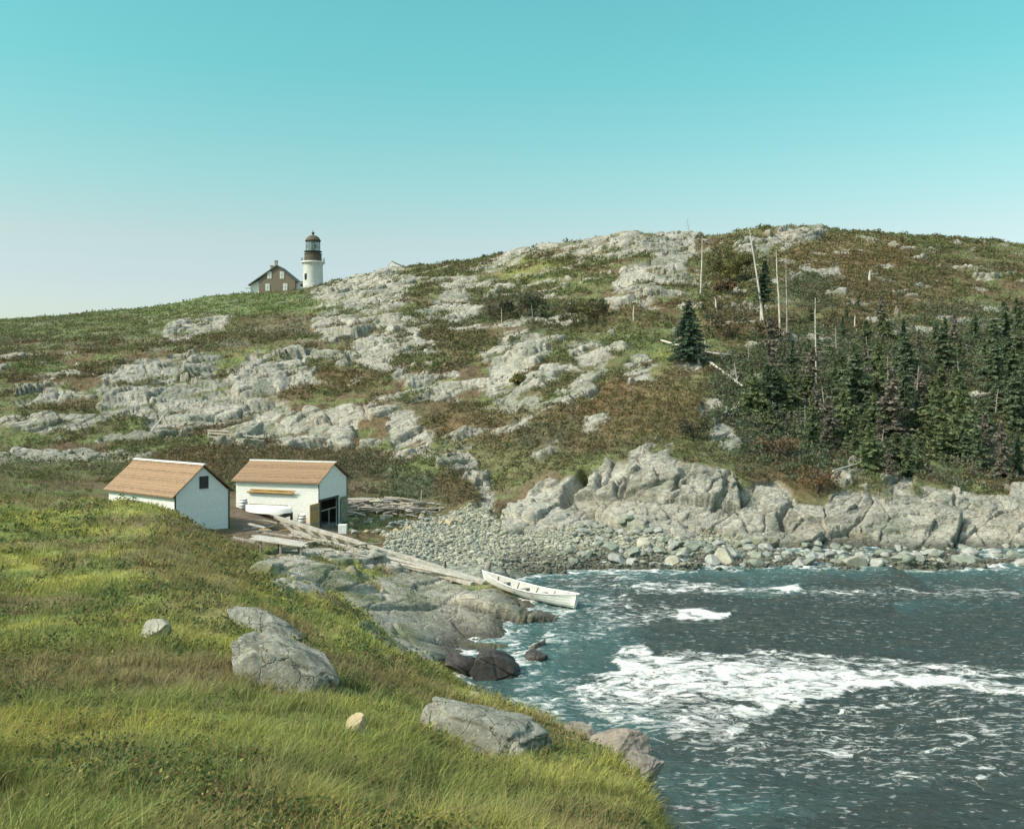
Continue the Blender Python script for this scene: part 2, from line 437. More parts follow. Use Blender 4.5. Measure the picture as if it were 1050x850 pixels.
LEDGE = [
 [(262,580),(285,566),(310,560),(345,561),(385,570),(420,588),(470,597),(522,612),(545,630),(530,648),(480,655),(425,668),(400,652),(372,634),(350,618),(318,606),(280,596)],
 [(270,598),(315,592),(345,606),(368,618),(345,620),(310,608),(275,608)],
 [(380,642),(440,650),(560,655),(575,690),(560,735),(520,724),(470,700),(420,672)],
 [(600,758),(640,742),(700,760),(720,800),(640,800)],
]
wob = 7.0 * (fbm(GX / 2.1, (0.7 * GY + GZ) / 2.1, 3, 3) - 0.5) * 2 * np.clip(110 / np.maximum(GY, 20), 0.4, 2.2)
wob2 = 7.0 * (fbm(GX / 2.1 + 50, (0.7 * GY + GZ) / 2.1 + 31, 5, 3) - 0.5) * 2 * np.clip(110 / np.maximum(GY, 20), 0.4, 2.2)
QX, QY = GPX + wob, GPY + wob2

def zone_mask(polys, dmin, dmax, soft):
    m_ = np.zeros(GX.shape)
    for poly in polys:
        xs = [p[0] for p in poly]; ys = [p[1] for p in poly]
        sel = (QX > min(xs) - 14) & (QX < max(xs) + 14) & (QY > min(ys) - 14) & (QY < max(ys) + 14) & (GY > dmin) & (GY < dmax)
        if not sel.any(): continue
        d = poly_sd(QX[sel], QY[sel], poly)
        m_[sel] = np.maximum(m_[sel], sstep(soft, -soft, d))
    return m_

rock = zone_mask(ROCK, 62, 330, 2.2)
ledge = zone_mask(LEDGE, 18, 60, 4.0)
hill = sstep(80, 100, GY)
# small outcrops between the big ones
S_ = 0.7 * GY + GZ
patch = fbm(GX / 7.0, S_ / 4.0, 21, 4)
bare = sstep(0.57, 0.61, patch) * hill * (GPY > 240) * (GPX < 720) * (GY < 270) * (1 - .75 * sstep(345, 315, GPX) * sstep(372, 352, GPY))
bare2 = sstep(0.66, 0.69, fbm(GX / 5.0, S_ / 3.0, 29, 4)) * hill * (GPX >= 720) * (GPY < 480)
keep = zone_mask([[(600,400),(680,375),(725,385),(722,450),(650,470),(600,465),(560,450)], [(152,452),(400,462),(400,500),(152,500)], [(735,250),(775,250),(772,292),(738,292)],
                  [(400,470),(440,466),(480,485),(495,520),(400,520)], [(640,340),(690,330),(690,372),(640,368)]], 80, 330, 4)
rock = np.maximum(rock, np.maximum(bare, bare2) * (1 - keep) * 0.95)
shore_bed = sstep(0.9, -0.2, GZ) * sstep(18, 21, GY) * (1 - sstep(62, 64, GY))      # bare sea bed and its margin
ledge = ledge * (1 - .9 * sstep(.55, .61, fbm(GX / 2.6, GY / 3.4, 177, 4)) * sstep(.9, 1.5, GZ))
ledge = np.maximum(ledge, shore_bed)
# beach of cobbles between water and cliff
beach = zone_mask([[(415,548),(438,530),(500,520),(520,548),(600,546),(650,546),(720,552),(800,562),(1060,572),(1060,590),(400,600),(380,575)]], 56, 84, 3.0) * (1 - np.where(GY > 66, rock, 0))
beach = np.maximum(beach, zone_mask([[(392,548),(425,534),(500,520),(520,545),(480,575),(420,578),(398,562)]], 62, 90, 4.0))
ca_, sa_ = math.cos(R(32)), math.sin(R(32))
seam = fbm((GX * ca_ + S_ * sa_) / 6.0, (-GX * sa_ + S_ * ca_) / 1.5, 33, 4)               # turf and heath growing along the joints
cliffy = zone_mask([ROCK[26]], 66, 90, 4)
rock = rock * (1 - np.maximum(sstep(.65, .69, seam), sstep(.30, .26, seam)) * .9 * (1 - cliffy))
rockall = np.clip(np.maximum(rock * (1 - beach), ledge), 0, 1)

# ------------------------------------------------------------------ relief
def blocks(x, y, cell, k, tilt, step, crack, cw=0.08):
    f1, f2, dx, dy, a, b, c = worley(x / cell, y / cell, k)
    h = (a - 0.5) * step + ((b - 0.5) * dx + (c - 0.5) * dy) * tilt
    return h * cell - crack * cell * sstep(cw, 0.0, f2 - f1)

def rock_relief(x, y, z):
    s = 0.75 * y + z
    wx = x + 1.2 * (fbm(x / 3, s / 3, 40, 3) - 0.5); ws = s + 1.2 * (fbm(x / 3 + 9, s / 3, 44, 3) - 0.5)
    ca, sa = math.cos(R(38)), math.sin(R(38))
    a, b = (wx * ca + ws * sa) / 1.45, (-wx * sa + ws * ca)                # joints rise to the right across the slope
    h = blocks(a, b, 5.5, 50, 0.42, 0.10, 0.07, 0.06)
    h = h + blocks(a + 3, b, 2.0, 60, 0.40, 0.09, 0.13, 0.07)
    h = h + 0.75 * blocks(a, b, 0.75, 70, 0.5, 0.12, 0.16, 0.09)
    h = h + 0.6 * (fbm(x / 6.5, s / 6.5, 80, 3, 0.5) - 0.5) + 0.12 * (fbm(a / 0.7, b / 0.35, 86, 3) - 0.5)
    return h

disp = np.zeros(GX.shape)
sel = (rockall > 0.01) & (GY < 330)
disp[sel] = (rock_relief(GX[sel], GY[sel], GZ[sel]) * np.where(GY[sel] > 62, 1.0 + .1 * (GY[sel] < 82), 0.5) + np.where(GY[sel] > 62, 0.18, 0.06)) * rockall[sel]
soft = (1 - rockall)
disp += soft * ((fbm(GX / 6, S_ / 6, 90, 4) - 0.5) * 1.1 * hill + (fbm(GX / 1.1, S_ / 1.1, 95, 3) - 0.5) * (0.35 * hill + 0.12))
disp += soft * (1 - hill) * (fbm(GX / 3.3, GY / 3.3, 97, 3) - 0.5) * 0.5 * sstep(3, 10, GY)
cob = beach > 0.05
cc = np.zeros(GX.shape)
f1, f2, _, _, a_, _, _ = worley(GX[cob] / 0.42, GY[cob] / 0.36, 120)
cc[cob] = (0.16 * np.sqrt(np.clip(0.75 - f1, 0, 1)) + 0.1 * a_) * beach[cob]
disp += cc
# clefts in the cliff face
for cleft, dep in (([(597, 476), (607, 480), (594, 506), (580, 522), (570, 520), (578, 502)], 1.7), ([(556, 488), (561, 486), (552, 506), (546, 508)], .7), ([(700, 478), (705, 478), (698, 500), (692, 502)], .7), ([(742, 484), (748, 486), (742, 520), (735, 522)], .8), ([(806, 510), (812, 512), (806, 545), (800, 545)], .8), ([(640, 482), (644, 482), (636, 512), (631, 512)], .5)):
    disp -= dep * zone_mask([cleft], 66, 92, 2.0)
disp *= np.where(GY > 320, 0.3, 1.0)

gy_y = np.gradient(GY, axis=0); gz_y = np.gradient(GZ, axis=0) / gy_y
gx_x = np.gradient(GX, axis=1); gz_x = np.gradient(GZ, axis=1) / gx_x
nl = np.sqrt(1 + gz_y ** 2 + gz_x ** 2)
VX = GX - disp * gz_x / nl; VY = GY - disp * gz_y / nl; VZ = GZ + disp / nl

def grid_at(A, x, y):
    j = np.interp(y, Yr, np.arange(NR)); i = np.interp(x / (y + APEX), uu, np.arange(NC))
    j0 = int(min(j, NR - 2)); i0 = int(min(i, NC - 2)); fj, fi = j - j0, i - i0
    return float((A[j0, i0] * (1 - fi) + A[j0, i0 + 1] * fi) * (1 - fj) + (A[j0 + 1, i0] * (1 - fi) + A[j0 + 1, i0 + 1] * fi) * fj)
def ground(x, y): return grid_at(VZ, x, y)
def spot(px, py, dmin=5.0):
    """the ground point first met along a survey bearing and dip"""
    D = dmin
    prev = None
    while D < 330:
        x = (px - CX) / FPX * D; zr = EYE - D * (py - HY) / FPX
        g = ground(x, D)
        if g >= zr: break
        D += 0.12 if D < 60 else 0.3
    return Vector(((px - CX) / FPX * D, D, ground((px - CX) / FPX * D, D)))

# ------------------------------------------------------------------ ground colours (the covers' own colours)
def C3(r, g, b): return np.array((r, g, b))
n1 = fbm(GX / 9, S_ / 7, 130, 4); n2 = fbm(GX / 2.5, S_ / 2.0, 136, 4); n3 = fbm(GX / 0.8, S_ / 0.8, 141, 3)
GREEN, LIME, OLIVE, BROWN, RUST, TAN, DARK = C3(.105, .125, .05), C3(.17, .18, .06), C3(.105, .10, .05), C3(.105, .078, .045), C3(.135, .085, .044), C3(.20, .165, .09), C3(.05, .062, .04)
veg = OLIVE + (BROWN - OLIVE) * sstep(0.42, 0.6, n1)[..., None]
veg = veg + (GREEN - veg) * (sstep(0.50, 0.66, n2) * 0.8)[..., None]
TINT = [  # (centre, radii, colour, strength)
 ((200,312),(170,14),C3(.115,.145,.055),1.),((60,330),(130,16),GREEN,.8),((300,338),(60,12),BROWN,.7),((265,365),(30,10),LIME,.5),((215,350),(55,7),BROWN,.7),((380,355),(40,22),OLIVE,.9),((345,390),(40,14),RUST,.6),
 ((440,400),(28,9),LIME,1.),((440,352),(60,18),OLIVE,.8),((470,345),(40,14),BROWN,.6),((455,425),(45,25),BROWN,.9),((500,437),(55,16),RUST,.5),
 ((560,440),(75,26),BROWN,.9),((555,452),(30,18),DARK,.5),((660,420),(70,30),RUST,.75),((650,440),(80,18),OLIVE,.5),((690,395),(40,20),TAN,.4),((545,278),(45,12),LIME,.6),((560,330),(40,14),DARK,.6),
 ((600,326),(30,16),OLIVE,.9),((690,365),(26,12),LIME,.7),((590,290),(50,12),GREEN,.8),((650,350),(40,15),GREEN,.8),((640,325),(40,10),TAN,.4),((750,270),(26,24),OLIVE,.9),((745,300),(20,14),RUST,.5),((755,330),(40,22),BROWN,.9),
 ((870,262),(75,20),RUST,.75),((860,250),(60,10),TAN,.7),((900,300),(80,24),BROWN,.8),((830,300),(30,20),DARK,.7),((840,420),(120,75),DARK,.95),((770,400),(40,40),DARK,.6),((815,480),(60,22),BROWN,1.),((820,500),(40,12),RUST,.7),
 ((270,475),(140,22),BROWN,1.),((180,478),(60,12),RUST,.5),((380,480),(50,14),DARK,.5),((430,500),(30,16),DARK,.8),((470,500),(28,20),BROWN,.9),((430,478),(30,8),GREEN,.7),((290,525),(60,28),BROWN,1.),
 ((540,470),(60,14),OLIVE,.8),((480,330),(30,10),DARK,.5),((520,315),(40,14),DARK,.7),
]
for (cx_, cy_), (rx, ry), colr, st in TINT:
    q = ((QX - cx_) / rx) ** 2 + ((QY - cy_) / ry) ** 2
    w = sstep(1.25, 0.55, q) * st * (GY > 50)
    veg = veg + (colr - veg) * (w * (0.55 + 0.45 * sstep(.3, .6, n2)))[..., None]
# the grassy bank in front
bank = (1 - sstep(52, 58, GY))[..., None]
bg_ = C3(.115, .135, .042) + (C3(.20, .195, .05) - C3(.115, .135, .042)) * sstep(.42, .66, fbm(GX / 2.2, GY / 2.2, 150, 4))[..., None]
bg_ = bg_ + (C3(.135, .112, .055) - bg_) * (sstep(.50, .64, fbm(GX / 3.0, GY / 4.0, 155, 4)) * 0.85)[..., None]
for (cx_, cy_), (rx, ry), colr, st in [((200,575),(80,38),C3(.125,.098,.05),.7),((300,565),(50,18),C3(.13,.17,.05),.8),((330,690),(75,30),C3(.06,.06,.035),.35),((250,690),(90,20),C3(.14,.115,.06),.6),((390,650),(60,30),C3(.17,.19,.055),.8),
                                       ((600,735),(50,22),C3(.19,.165,.08),.7),((300,755),(160,26),C3(.17,.185,.05),.6),((200,630),(40,22),C3(.17,.16,.06),.6)]:
    q = ((QX - cx_) / rx) ** 2 + ((QY - cy_) / ry) ** 2
    bg_ = bg_ + (colr - bg_) * (sstep(1.3, .5, q) * st)[..., None]
veg = veg * 1.2 * (1 - bank) + bg_ * 1.5 * bank
grey = C3(.36, .35, .32) + (C3(.25, .25, .225) - C3(.36, .35, .32)) * sstep(.45, .68, n2)[..., None]
grey = grey + (C3(.44, .425, .39) - grey) * (sstep(.52, .68, n1) * .7)[..., None]
grey = grey + (C3(.21, .235, .19) - grey) * (sstep(.55, .75, fbm(GX / 3, S_ / 3, 160, 4)) * .6)[..., None]     # lichen
grey = grey + (C3(.30, .25, .19) - grey) * (sstep(.60, .74, fbm(GX / 4, S_ / 4, 166, 3)) * .22)[..., None]       # iron stain
wet = sstep(.75, 0.1, VZ + 0.5 * (n2 - .5)) * (GY < 75) * (GY > 18)
ledgec = C3(.37, .345, .28) + (C3(.25, .24, .18) - C3(.37, .345, .28)) * sstep(.4, .65, n2)[..., None]
ledgec = ledgec + (C3(.06, .055, .045) - ledgec) * (wet * 0.85)[..., None]
ledgec = ledgec + (C3(.13, .15, .075) - ledgec) * (sstep(.50, .62, fbm(GX / 2.2, GY / 2.2, 176, 4)) * sstep(.6, 1.2, VZ) * .75)[..., None]
lw = (ledge > 0.02) & (GY < 62)
rc = np.where(lw[..., None], ledgec, grey * np.array((.89, .865, .795)))
rc = rc + (C3(.07, .075, .06) - rc) * (sstep(.9, .2, VZ) * (GY > 60) * (GY < 75) * .8)[..., None]               # tide band
pebble = C3(.20, .205, .165) + (C3(.32, .32, .26) - C3(.20, .205, .165)) * sstep(.35, .65, fbm(GX / 0.4, GY / 0.4, 170, 2))[..., None]
pebble = pebble + (C3(.10, .11, .085) - pebble) * (sstep(.55, -.05, GZ) * .8)[..., None]
alb = veg + (rc - veg) * rockall[..., None]
alb = alb + (pebble - alb) * beach[..., None]
dirt = zone_mask([[(238,500),(330,520),(360,560),(300,555),(240,552)]], 50, 74, 4) * (1 - beach)
alb = alb + (C3(.15, .115, .085) - alb) * (dirt * .8 * sstep(.3, .6, n2 + .1))[..., None]
alb = np.clip(alb * (0.8 + 0.4 * n3)[..., None], 0.01, 0.8)

def ground_material():
    m, nt, N, L, p, o = nodes_of('ground_cover')
    at = N.new('ShaderNodeAttribute'); at.attribute_name = 'cover_colour'
    ar = N.new('ShaderNodeAttribute'); ar.attribute_name = 'bare_rock'
    ge = N.new('ShaderNodeNewGeometry')
    nz = N.new('ShaderNodeTexNoise'); nz.inputs['Scale'].default_value = 2.6; nz.inputs['Detail'].default_value = 9; nz.inputs['Roughness'].default_value = 0.72
    L.new(ge.outputs['Position'], nz.inputs['Vector'])
    mr = N.new('ShaderNodeMapRange'); mr.inputs[1].default_value = .3; mr.inputs[2].default_value = .7; mr.inputs[3].default_value = .62; mr.inputs[4].default_value = 1.36
    L.new(nz.outputs[0], mr.inputs[0])
    mx = N.new('ShaderNodeMix'); mx.data_type = 'RGBA'; mx.blend_type = 'MULTIPLY'; mx.inputs[0].default_value = 1
    L.new(at.outputs['Color'], mx.inputs[6]); L.new(mr.outputs[0], mx.inputs[7])
    L.new(mx.outputs[2], p.inputs['Base Color'])
    p.inputs['Roughness'].default_value = 0.9; p.inputs['Specular IOR Level'].default_value = 0.12
    # fractured rock: fine crack lines and grain
    mp = N.new('ShaderNodeMapping'); mp.inputs['Rotation'].default_value = (0.3, R(-32), 0.4); mp.inputs['Scale'].default_value = (0.8, 1.2, 2.2)
    L.new(ge.outputs['Position'], mp.inputs[0])
    vo = N.new('ShaderNodeTexVoronoi'); vo.feature = 'DISTANCE_TO_EDGE'; vo.inputs['Scale'].default_value = 1.3
    nw = N.new('ShaderNodeTexNoise'); nw.inputs['Scale'].default_value = 1.2; nw.inputs['Detail'].default_value = 4
    L.new(ge.outputs['Position'], nw.inputs['Vector'])
    va = N.new('ShaderNodeVectorMath'); va.operation = 'MULTIPLY_ADD'; va.inputs[1].default_value = (0.9, 0.9, 0.9)
    L.new(nw.outputs['Color'], va.inputs[0]); L.new(mp.outputs[0], va.inputs[2]); L.new(va.outputs[0], vo.inputs['Vector'])
    cr = N.new('ShaderNodeMapRange'); cr.inputs[1].default_value = 0; cr.inputs[2].default_value = .06; cr.inputs[3].default_value = 0; cr.inputs[4].default_value = 1
    L.new(vo.outputs['Distance'], cr.inputs[0])
    ad = N.new('ShaderNodeMath'); ad.operation = 'MULTIPLY_ADD'; ad.inputs[1].default_value = 0.35; L.new(cr.outputs[0], ad.inputs[0]); L.new(nz.outputs[0], ad.inputs[2])
    bl = N.new('ShaderNodeMix'); bl.data_type = 'FLOAT'; L.new(ar.outputs['Fac'], bl.inputs[0]); L.new(nz.outputs[0], bl.inputs[2]); L.new(ad.outputs[0], bl.inputs[3])
    b = N.new('ShaderNodeBump'); b.inputs['Strength'].default_value = 0.8; b.inputs['Distance'].default_value = 0.22
    L.new(bl.outputs[0], b.inputs['Height']); L.new(b.outputs[0], p.inputs['Normal'])
    return m

idx = np.arange(NR * NC).reshape(NR, NC)
gf = np.stack([idx[:-1, :-1], idx[:-1, 1:], idx[1:, 1:], idx[1:, :-1]], -1).reshape(-1, 4)
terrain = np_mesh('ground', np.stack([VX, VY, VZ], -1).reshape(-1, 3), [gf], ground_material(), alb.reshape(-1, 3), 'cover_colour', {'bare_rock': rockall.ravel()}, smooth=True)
tag(terrain, 'rocky headland with grass, heath and a cobble cove', kind='structure')

# ------------------------------------------------------------------ water
def water_material():
    m, nt, N, L, p, o = nodes_of('sea_water')
    af = N.new('ShaderNodeAttribute'); af.attribute_name = 'foam'
    ash = N.new('ShaderNodeAttribute'); ash.attribute_name = 'shallow'
    ge = N.new('ShaderNodeNewGeometry')
    mp = N.new('ShaderNodeMapping'); mp.inputs['Scale'].default_value = (0.55, 1.0, 1.0); mp.inputs['Rotation'].default_value = (0, 0, R(-8))
    L.new(ge.outputs['Position'], mp.inputs[0])
    n1_ = N.new('ShaderNodeTexNoise'); n1_.inputs['Scale'].default_value = 1.5; n1_.inputs['Detail'].default_value = 8; n1_.inputs['Roughness'].default_value = .78; n1_.inputs['Distortion'].default_value = 0.9
    L.new(mp.outputs[0], n1_.inputs['Vector'])
    # foam where the noise lies under the foam amount
    sb = N.new('ShaderNodeMath'); sb.operation = 'SUBTRACT'; L.new(af.outputs['Fac'], sb.inputs[0]); L.new(n1_.outputs[0], sb.inputs[1])
    fm = N.new('ShaderNodeMapRange'); fm.inputs[1].default_value = -.02; fm.inputs[2].default_value = .07; L.new(sb.outputs[0], fm.inputs[0])
    # small pale flecks everywhere: broken crests plus ripple glints painted into the colour
    m3 = N.new('ShaderNodeMapping'); m3.inputs['Scale'].default_value = (0.42, 1.25, 1.0); m3.inputs['Rotation'].default_value = (0, 0, R(6))
    L.new(ge.outputs['Position'], m3.inputs[0])
    n3_ = N.new('ShaderNodeTexNoise'); n3_.inputs['Scale'].default_value = 5.2; n3_.inputs['Detail'].default_value = 3; n3_.inputs['Roughness'].default_value = .55; n3_.inputs['Distortion'].default_value = .4
    L.new(m3.outputs[0], n3_.inputs['Vector'])
    fk = N.new('ShaderNodeMath'); fk.operation = 'MULTIPLY_ADD'; fk.inputs[1].default_value = .55; fk.inputs[2].default_value = .195; L.new(af.outputs['Fac'], fk.inputs[0])
    s3 = N.new('ShaderNodeMath'); s3.operation = 'SUBTRACT'; 
    n4_ = N.new('ShaderNodeTexNoise'); n4_.inputs['Scale'].default_value = .22; n4_.inputs['Detail'].default_value = 3; L.new(mp.outputs[0], n4_.inputs['Vector'])
    a4 = N.new('ShaderNodeMath'); a4.operation = 'MULTIPLY_ADD'; a4.inputs[1].default_value = -.30; a4.inputs[2].default_value = .15; L.new(n4_.outputs[0], a4.inputs[0])
    b4 = N.new('ShaderNodeMath'); b4.operation = 'SUBTRACT'; L.new(n3_.outputs[0], b4.inputs[0]); L.new(a4.outputs[0], b4.inputs[1])
    L.new(fk.outputs[0], s3.inputs[0]); L.new(b4.outputs[0], s3.inputs[1])
    f3 = N.new('ShaderNodeMapRange'); f3.inputs[1].default_value = -.01; f3.inputs[2].default_value = .08; f3.inputs[4].default_value = .38; L.new(s3.outputs[0], f3.inputs[0])
    fmx = N.new('ShaderNodeMath'); fmx.operation = 'MAXIMUM'; L.new(fm.outputs[0], fmx.inputs[0]); L.new(f3.outputs[0], fmx.inputs[1])
    fm = fmx
    cw = N.new('ShaderNodeMix'); cw.data_type = 'RGBA'; L.new(ash.outputs['Fac'], cw.inputs[0])
    cw.inputs[6].default_value = (.036, .046, .041, 1); cw.inputs[7].default_value = (.055, .120, .115, 1)
    cm = N.new('ShaderNodeMix'); cm.data_type = 'RGBA'; L.new(fm.outputs[0], cm.inputs[0]); L.new(cw.outputs[2], cm.inputs[6]); cm.inputs[7].default_value = (.66, .65, .62, 1)
    L.new(cm.outputs[2], p.inputs['Base Color'])
    rr = N.new('ShaderNodeMapRange'); rr.inputs[3].default_value = .14; rr.inputs[4].default_value = .9; L.new(fm.outputs[0], rr.inputs[0]); L.new(rr.outputs[0], p.inputs['Roughness'])
    p.inputs['IOR'].default_value = 1.33
    p.inputs['Specular IOR Level'].default_value = 0.4
    n2_ = N.new('ShaderNodeTexNoise'); n2_.inputs['Scale'].default_value = 2.2; n2_.inputs['Detail'].default_value = 6; n2_.inputs['Roughness'].default_value = .6
    L.new(mp.outputs[0], n2_.inputs['Vector'])
    b = N.new('ShaderNodeBump'); b.inputs['Strength'].default_value = 1.0; b.inputs['Distance'].default_value = 0.35
    L.new(n2_.outputs[0], b.inputs['Height']); L.new(b.outputs[0], p.inputs['Normal'])
    return m

wY = rows((-60, 14, 4), (14, 26, 0.12), (26, 74, 0.11), (74, 120, 3), (120, 400, 20), (400, 2000, 100))
wu = np.concatenate([np.arange(-3, -0.5, 0.1), np.arange(-0.2, 0.62, 0.0011), np.arange(0.65, 3.01, 0.1)])
wGY = np.repeat(wY[:, None], len(wu), 1)
wGX = wu[None, :] * (np.maximum(wGY, -58) + 60)
wPX = CX + FPX * wGX / np.maximum(wGY, 5); wPY = HY + FPX * EYE / np.maximum(wGY, 5)
wfx = 20 * (fbm(wGX / 1.6, wGY / 1.6, 201, 4) - .5); wfy = 14 * (fbm(wGX / 1.6 + 77, wGY / 1.6, 207, 4) - .5)
FOAM = [  # polygon, amount
 ([(640,665),(660,660),(672,672),(720,678),(800,684),(870,686),(918,690),(1010,697),(1060,706),(1060,716),(960,705),(918,702),(860,712),(820,726),(790,728),(760,722),(700,712),(690,716),(640,714),(600,710),(585,703),(620,700),(600,690),(640,690),(625,680)], .555),
 ([(580,700),(640,712),(700,714),(790,728),(760,752),(720,765),(660,748),(600,735)], .50),
 ([(760,735),(830,725),(918,705),(1060,715),(1060,800),(900,800),(740,790),(700,770)], .44),
 ([(668,680),(918,690),(1060,700),(1060,690),(918,676),(800,668),(680,668)], .485),
 ([(690,626),(720,624),(752,629),(745,634),(700,634)], .60),
 ([(610,630),(680,620),(700,632),(640,645),(600,650)], .46),
 ([(650,600),(700,594),(760,602),(822,603),(818,608),(760,610),(700,607),(650,612)], .50),
 ([(790,603),(820,601),(825,606),(795,609)], .60),
 ([(820,604),(918,603),(1060,606),(1060,611),(918,608),(820,609)], .46),
 ([(555,590),(640,586),(700,592),(660,606),(600,620),(560,600)], .43),
 ([(590,612),(640,610),(660,620),(610,632),(590,625)], .46),
 ([(540,625),(600,632),(640,650),(600,662),(560,650)], .42),
 ([(720,584),(800,579),(918,580),(1060,584),(1060,578),(720,578)], .52),
 ([(640,586),(720,580),(720,576),(640,578)], .47),
 ([(540,690),(600,694),(640,705),(560,700)], .45),
 ([(600,740),(640,738),(650,770),(620,760)], .40),
 ([(470,668),(520,664),(560,672),(500,676)], .42),
]
foam = 0.33 + 0.06 * (fbm(wGX / 6, wGY / 2.5, 211, 3) - .5) * 2
inview = (wGY > 18) & (wGY < 70)
QWX, QWY = wPX + wfx, wPY + wfy * np.clip(30 / np.maximum(wGY, 10), .3, 1.0)
for poly, amt in FOAM:
    d = poly_sd(QWX[inview], QWY[inview], poly)
    foam[inview] = np.maximum(foam[inview], 0.30 + (amt - 0.30) * sstep(5, -3, d))
# foam along the shore
wz_terr = np.full(wGX.shape, -2.0)
jj = np.interp(wGY, Yr, np.arange(NR)); ii = np.interp(wGX / np.maximum(wGY + APEX, 1.0), uu, np.arange(NC))
j0 = np.clip(jj.astype(int), 0, NR - 2); i0 = np.clip(ii.astype(int), 0, NC - 2)
wz_terr = VZ[j0, i0]
shallow = sstep(-1.15, 0.1, wz_terr) * inview
foam = np.maximum(foam, (0.33 + 0.19 * sstep(-.55, .05, wz_terr)) * inview)
for (cx_, cy_), (rx, ry), st in [((600,660),(60,35),.75),((560,640),(40,20),.8),((630,745),(60,28),.8),((500,672),(40,14),.8)]:
    q = ((QWX - cx_) / rx) ** 2 + ((QWY - cy_) / ry) ** 2
    shallow = np.maximum(shallow, sstep(1.7, .1, q) * st * .8 * inview)
wv = 0.07 * sstep(.36, .55, foam) * (.5 + vnoise(wGX / .35, wGY / .2, 240)) + 0.34 * (fbm(wGX / 3.2 + wGY * .1, wGY / 1.3, 221, 4) - .5) + 0.10 * (fbm(wGX / 0.7, wGY / 0.35, 227, 3) - .5)
wZ = np.where((wGY > 14) & (wGY < 74), wv, 0.0)
wi = np.arange(wGX.size).reshape(wGX.shape)
wf = np.stack([wi[:-1, :-1], wi[:-1, 1:], wi[1:, 1:], wi[1:, :-1]], -1).reshape(-1, 4)
sea = np_mesh('water', np.stack([wGX, wGY, wZ], -1).reshape(-1, 3), [wf], water_material(), None, '', {'foam': foam.ravel(), 'shallow': shallow.ravel()}, smooth=True)
tag(sea, 'dark teal sea of the cove with drifting white foam', kind='structure')

# ------------------------------------------------------------------ object materials
white_paint = planks('white_clapboard', (.80, .79, .75), (.68, .665, .61), axis=2, width=.15, gap=.12, depth=.8, per=.12)
shingle = planks('weathered_shingles', (.29, .185, .11), (.11, .073, .047), axis=2, width=.11, gap=.2, depth=1.0, per=.34)
house_brick = mat('brown_clapboard', (.20, .165, .125), (.15, .12, .09), scale=3, bump=.3, bscale=14)
dark_roof = mat('dark_slate_roof', (.085, .10, .085), (.06, .07, .06), scale=4, bump=.4, bscale=10)
trim_dark = mat('dark_green_trim', (.05, .065, .05), (.035, .045, .035), scale=6)
trim_white = mat('white_trim', (.74, .73, .69), (.6, .59, .55), scale=4)
black_glass = mat('dark_pane', (.025, .028, .03), (.015, .017, .02), scale=3, rough=.15, spec=.5)
pale_pane = mat('window_blind', (.62, .63, .60), (.5, .51, .48), scale=2, rough=.4)
gray_wood = mat('weathered_wood', (.36, .32, .265), (.19, .162, .13), scale=3, bump=.5, bscale=12, stretch=(1, 1, 1), lo=.3, hi=.7)
pale_wood = mat('bleached_wood', (.50, .46, .395), (.28, .245, .20), scale=3, bump=.4, bscale=14, lo=.3, hi=.65)
dead_bark = mat('bleached_trunk', (.56, .52, .45), (.33, .30, .25), scale=2.5, bump=.5, bscale=9, stretch=(2, 2, .5), lo=.35, hi=.65)
dark_bark = mat('spruce_bark', (.11, .09, .07), (.06, .05, .04), scale=6, bump=.6, bscale=20)
orange_wood = mat('ochre_wood', (.46, .30, .12), (.32, .20, .08), scale=3, bump=.3, bscale=14)
green_wood = mat('mossy_door_boards', (.25, .26, .17), (.16, .17, .11), scale=3, bump=.3, bscale=14)
dark_inside = mat('dark_boarded_interior', (.20, .19, .165), (.12, .115, .10), scale=3)
stone_white = mat('whitewashed_granite', (.60, .60, .575), (.46, .465, .45), scale=1.2, bump=.4, bscale=3)
iron_brown = mat('dark_brown_ironwork', (.105, .09, .062), (.07, .06, .042), scale=2)
iron_dark = mat('dark_lantern_iron', (.055, .062, .052), (.035, .04, .035), scale=3, rough=.5)
boat_white = mat('white_boat_paint', (.78, .77, .74), (.66, .65, .61), scale=1.5, rough=.5, bump=.15, bscale=6, lo=.3, hi=.6)
boat_planks = planks('lapped_boat_planks', (.76, .75, .71), (.54, .52, .46), axis=2, width=.145, gap=.16, depth=.9, per=.10, rough=.55)
boat_inner = mat('boat_interior', (.50, .49, .45), (.36, .35, .31), scale=3, bump=.3)
stone_gray = mat('grey_granite', (.36, .355, .33), (.19, .195, .17), scale=1.3, bump=.7, bscale=5, lo=.32, hi=.68)
stone_dark = mat('wet_dark_rock', (.060, .052, .045), (.03, .027, .024), scale=2, bump=.8, bscale=6, rough=.55)
stone_green = mat('weedy_grey_stone', (.27, .285, .235), (.13, .145, .11), scale=2.2, bump=.6, bscale=7, lo=.3, hi=.7)
stone_cream = mat('cream_stone', (.40, .375, .30), (.23, .215, .165), scale=2.2, bump=.6, bscale=7, lo=.3, hi=.7)
stone_ochre = mat('ochre_stone', (.44, .36, .21), (.30, .24, .14), scale=4, bump=.5, bscale=9)
leafy = leaf_mat('leaves')
glass = mat('lantern_glass', (.55, .62, .62), (.45, .52, .52), scale=1, rough=.1, spec=.5)
_p = [n for n in glass.node_tree.nodes if n.type == 'BSDF_PRINCIPLED'][0]
_p.inputs['Transmission Weight'].default_value = .75; _p.inputs['IOR'].default_value = 1.05

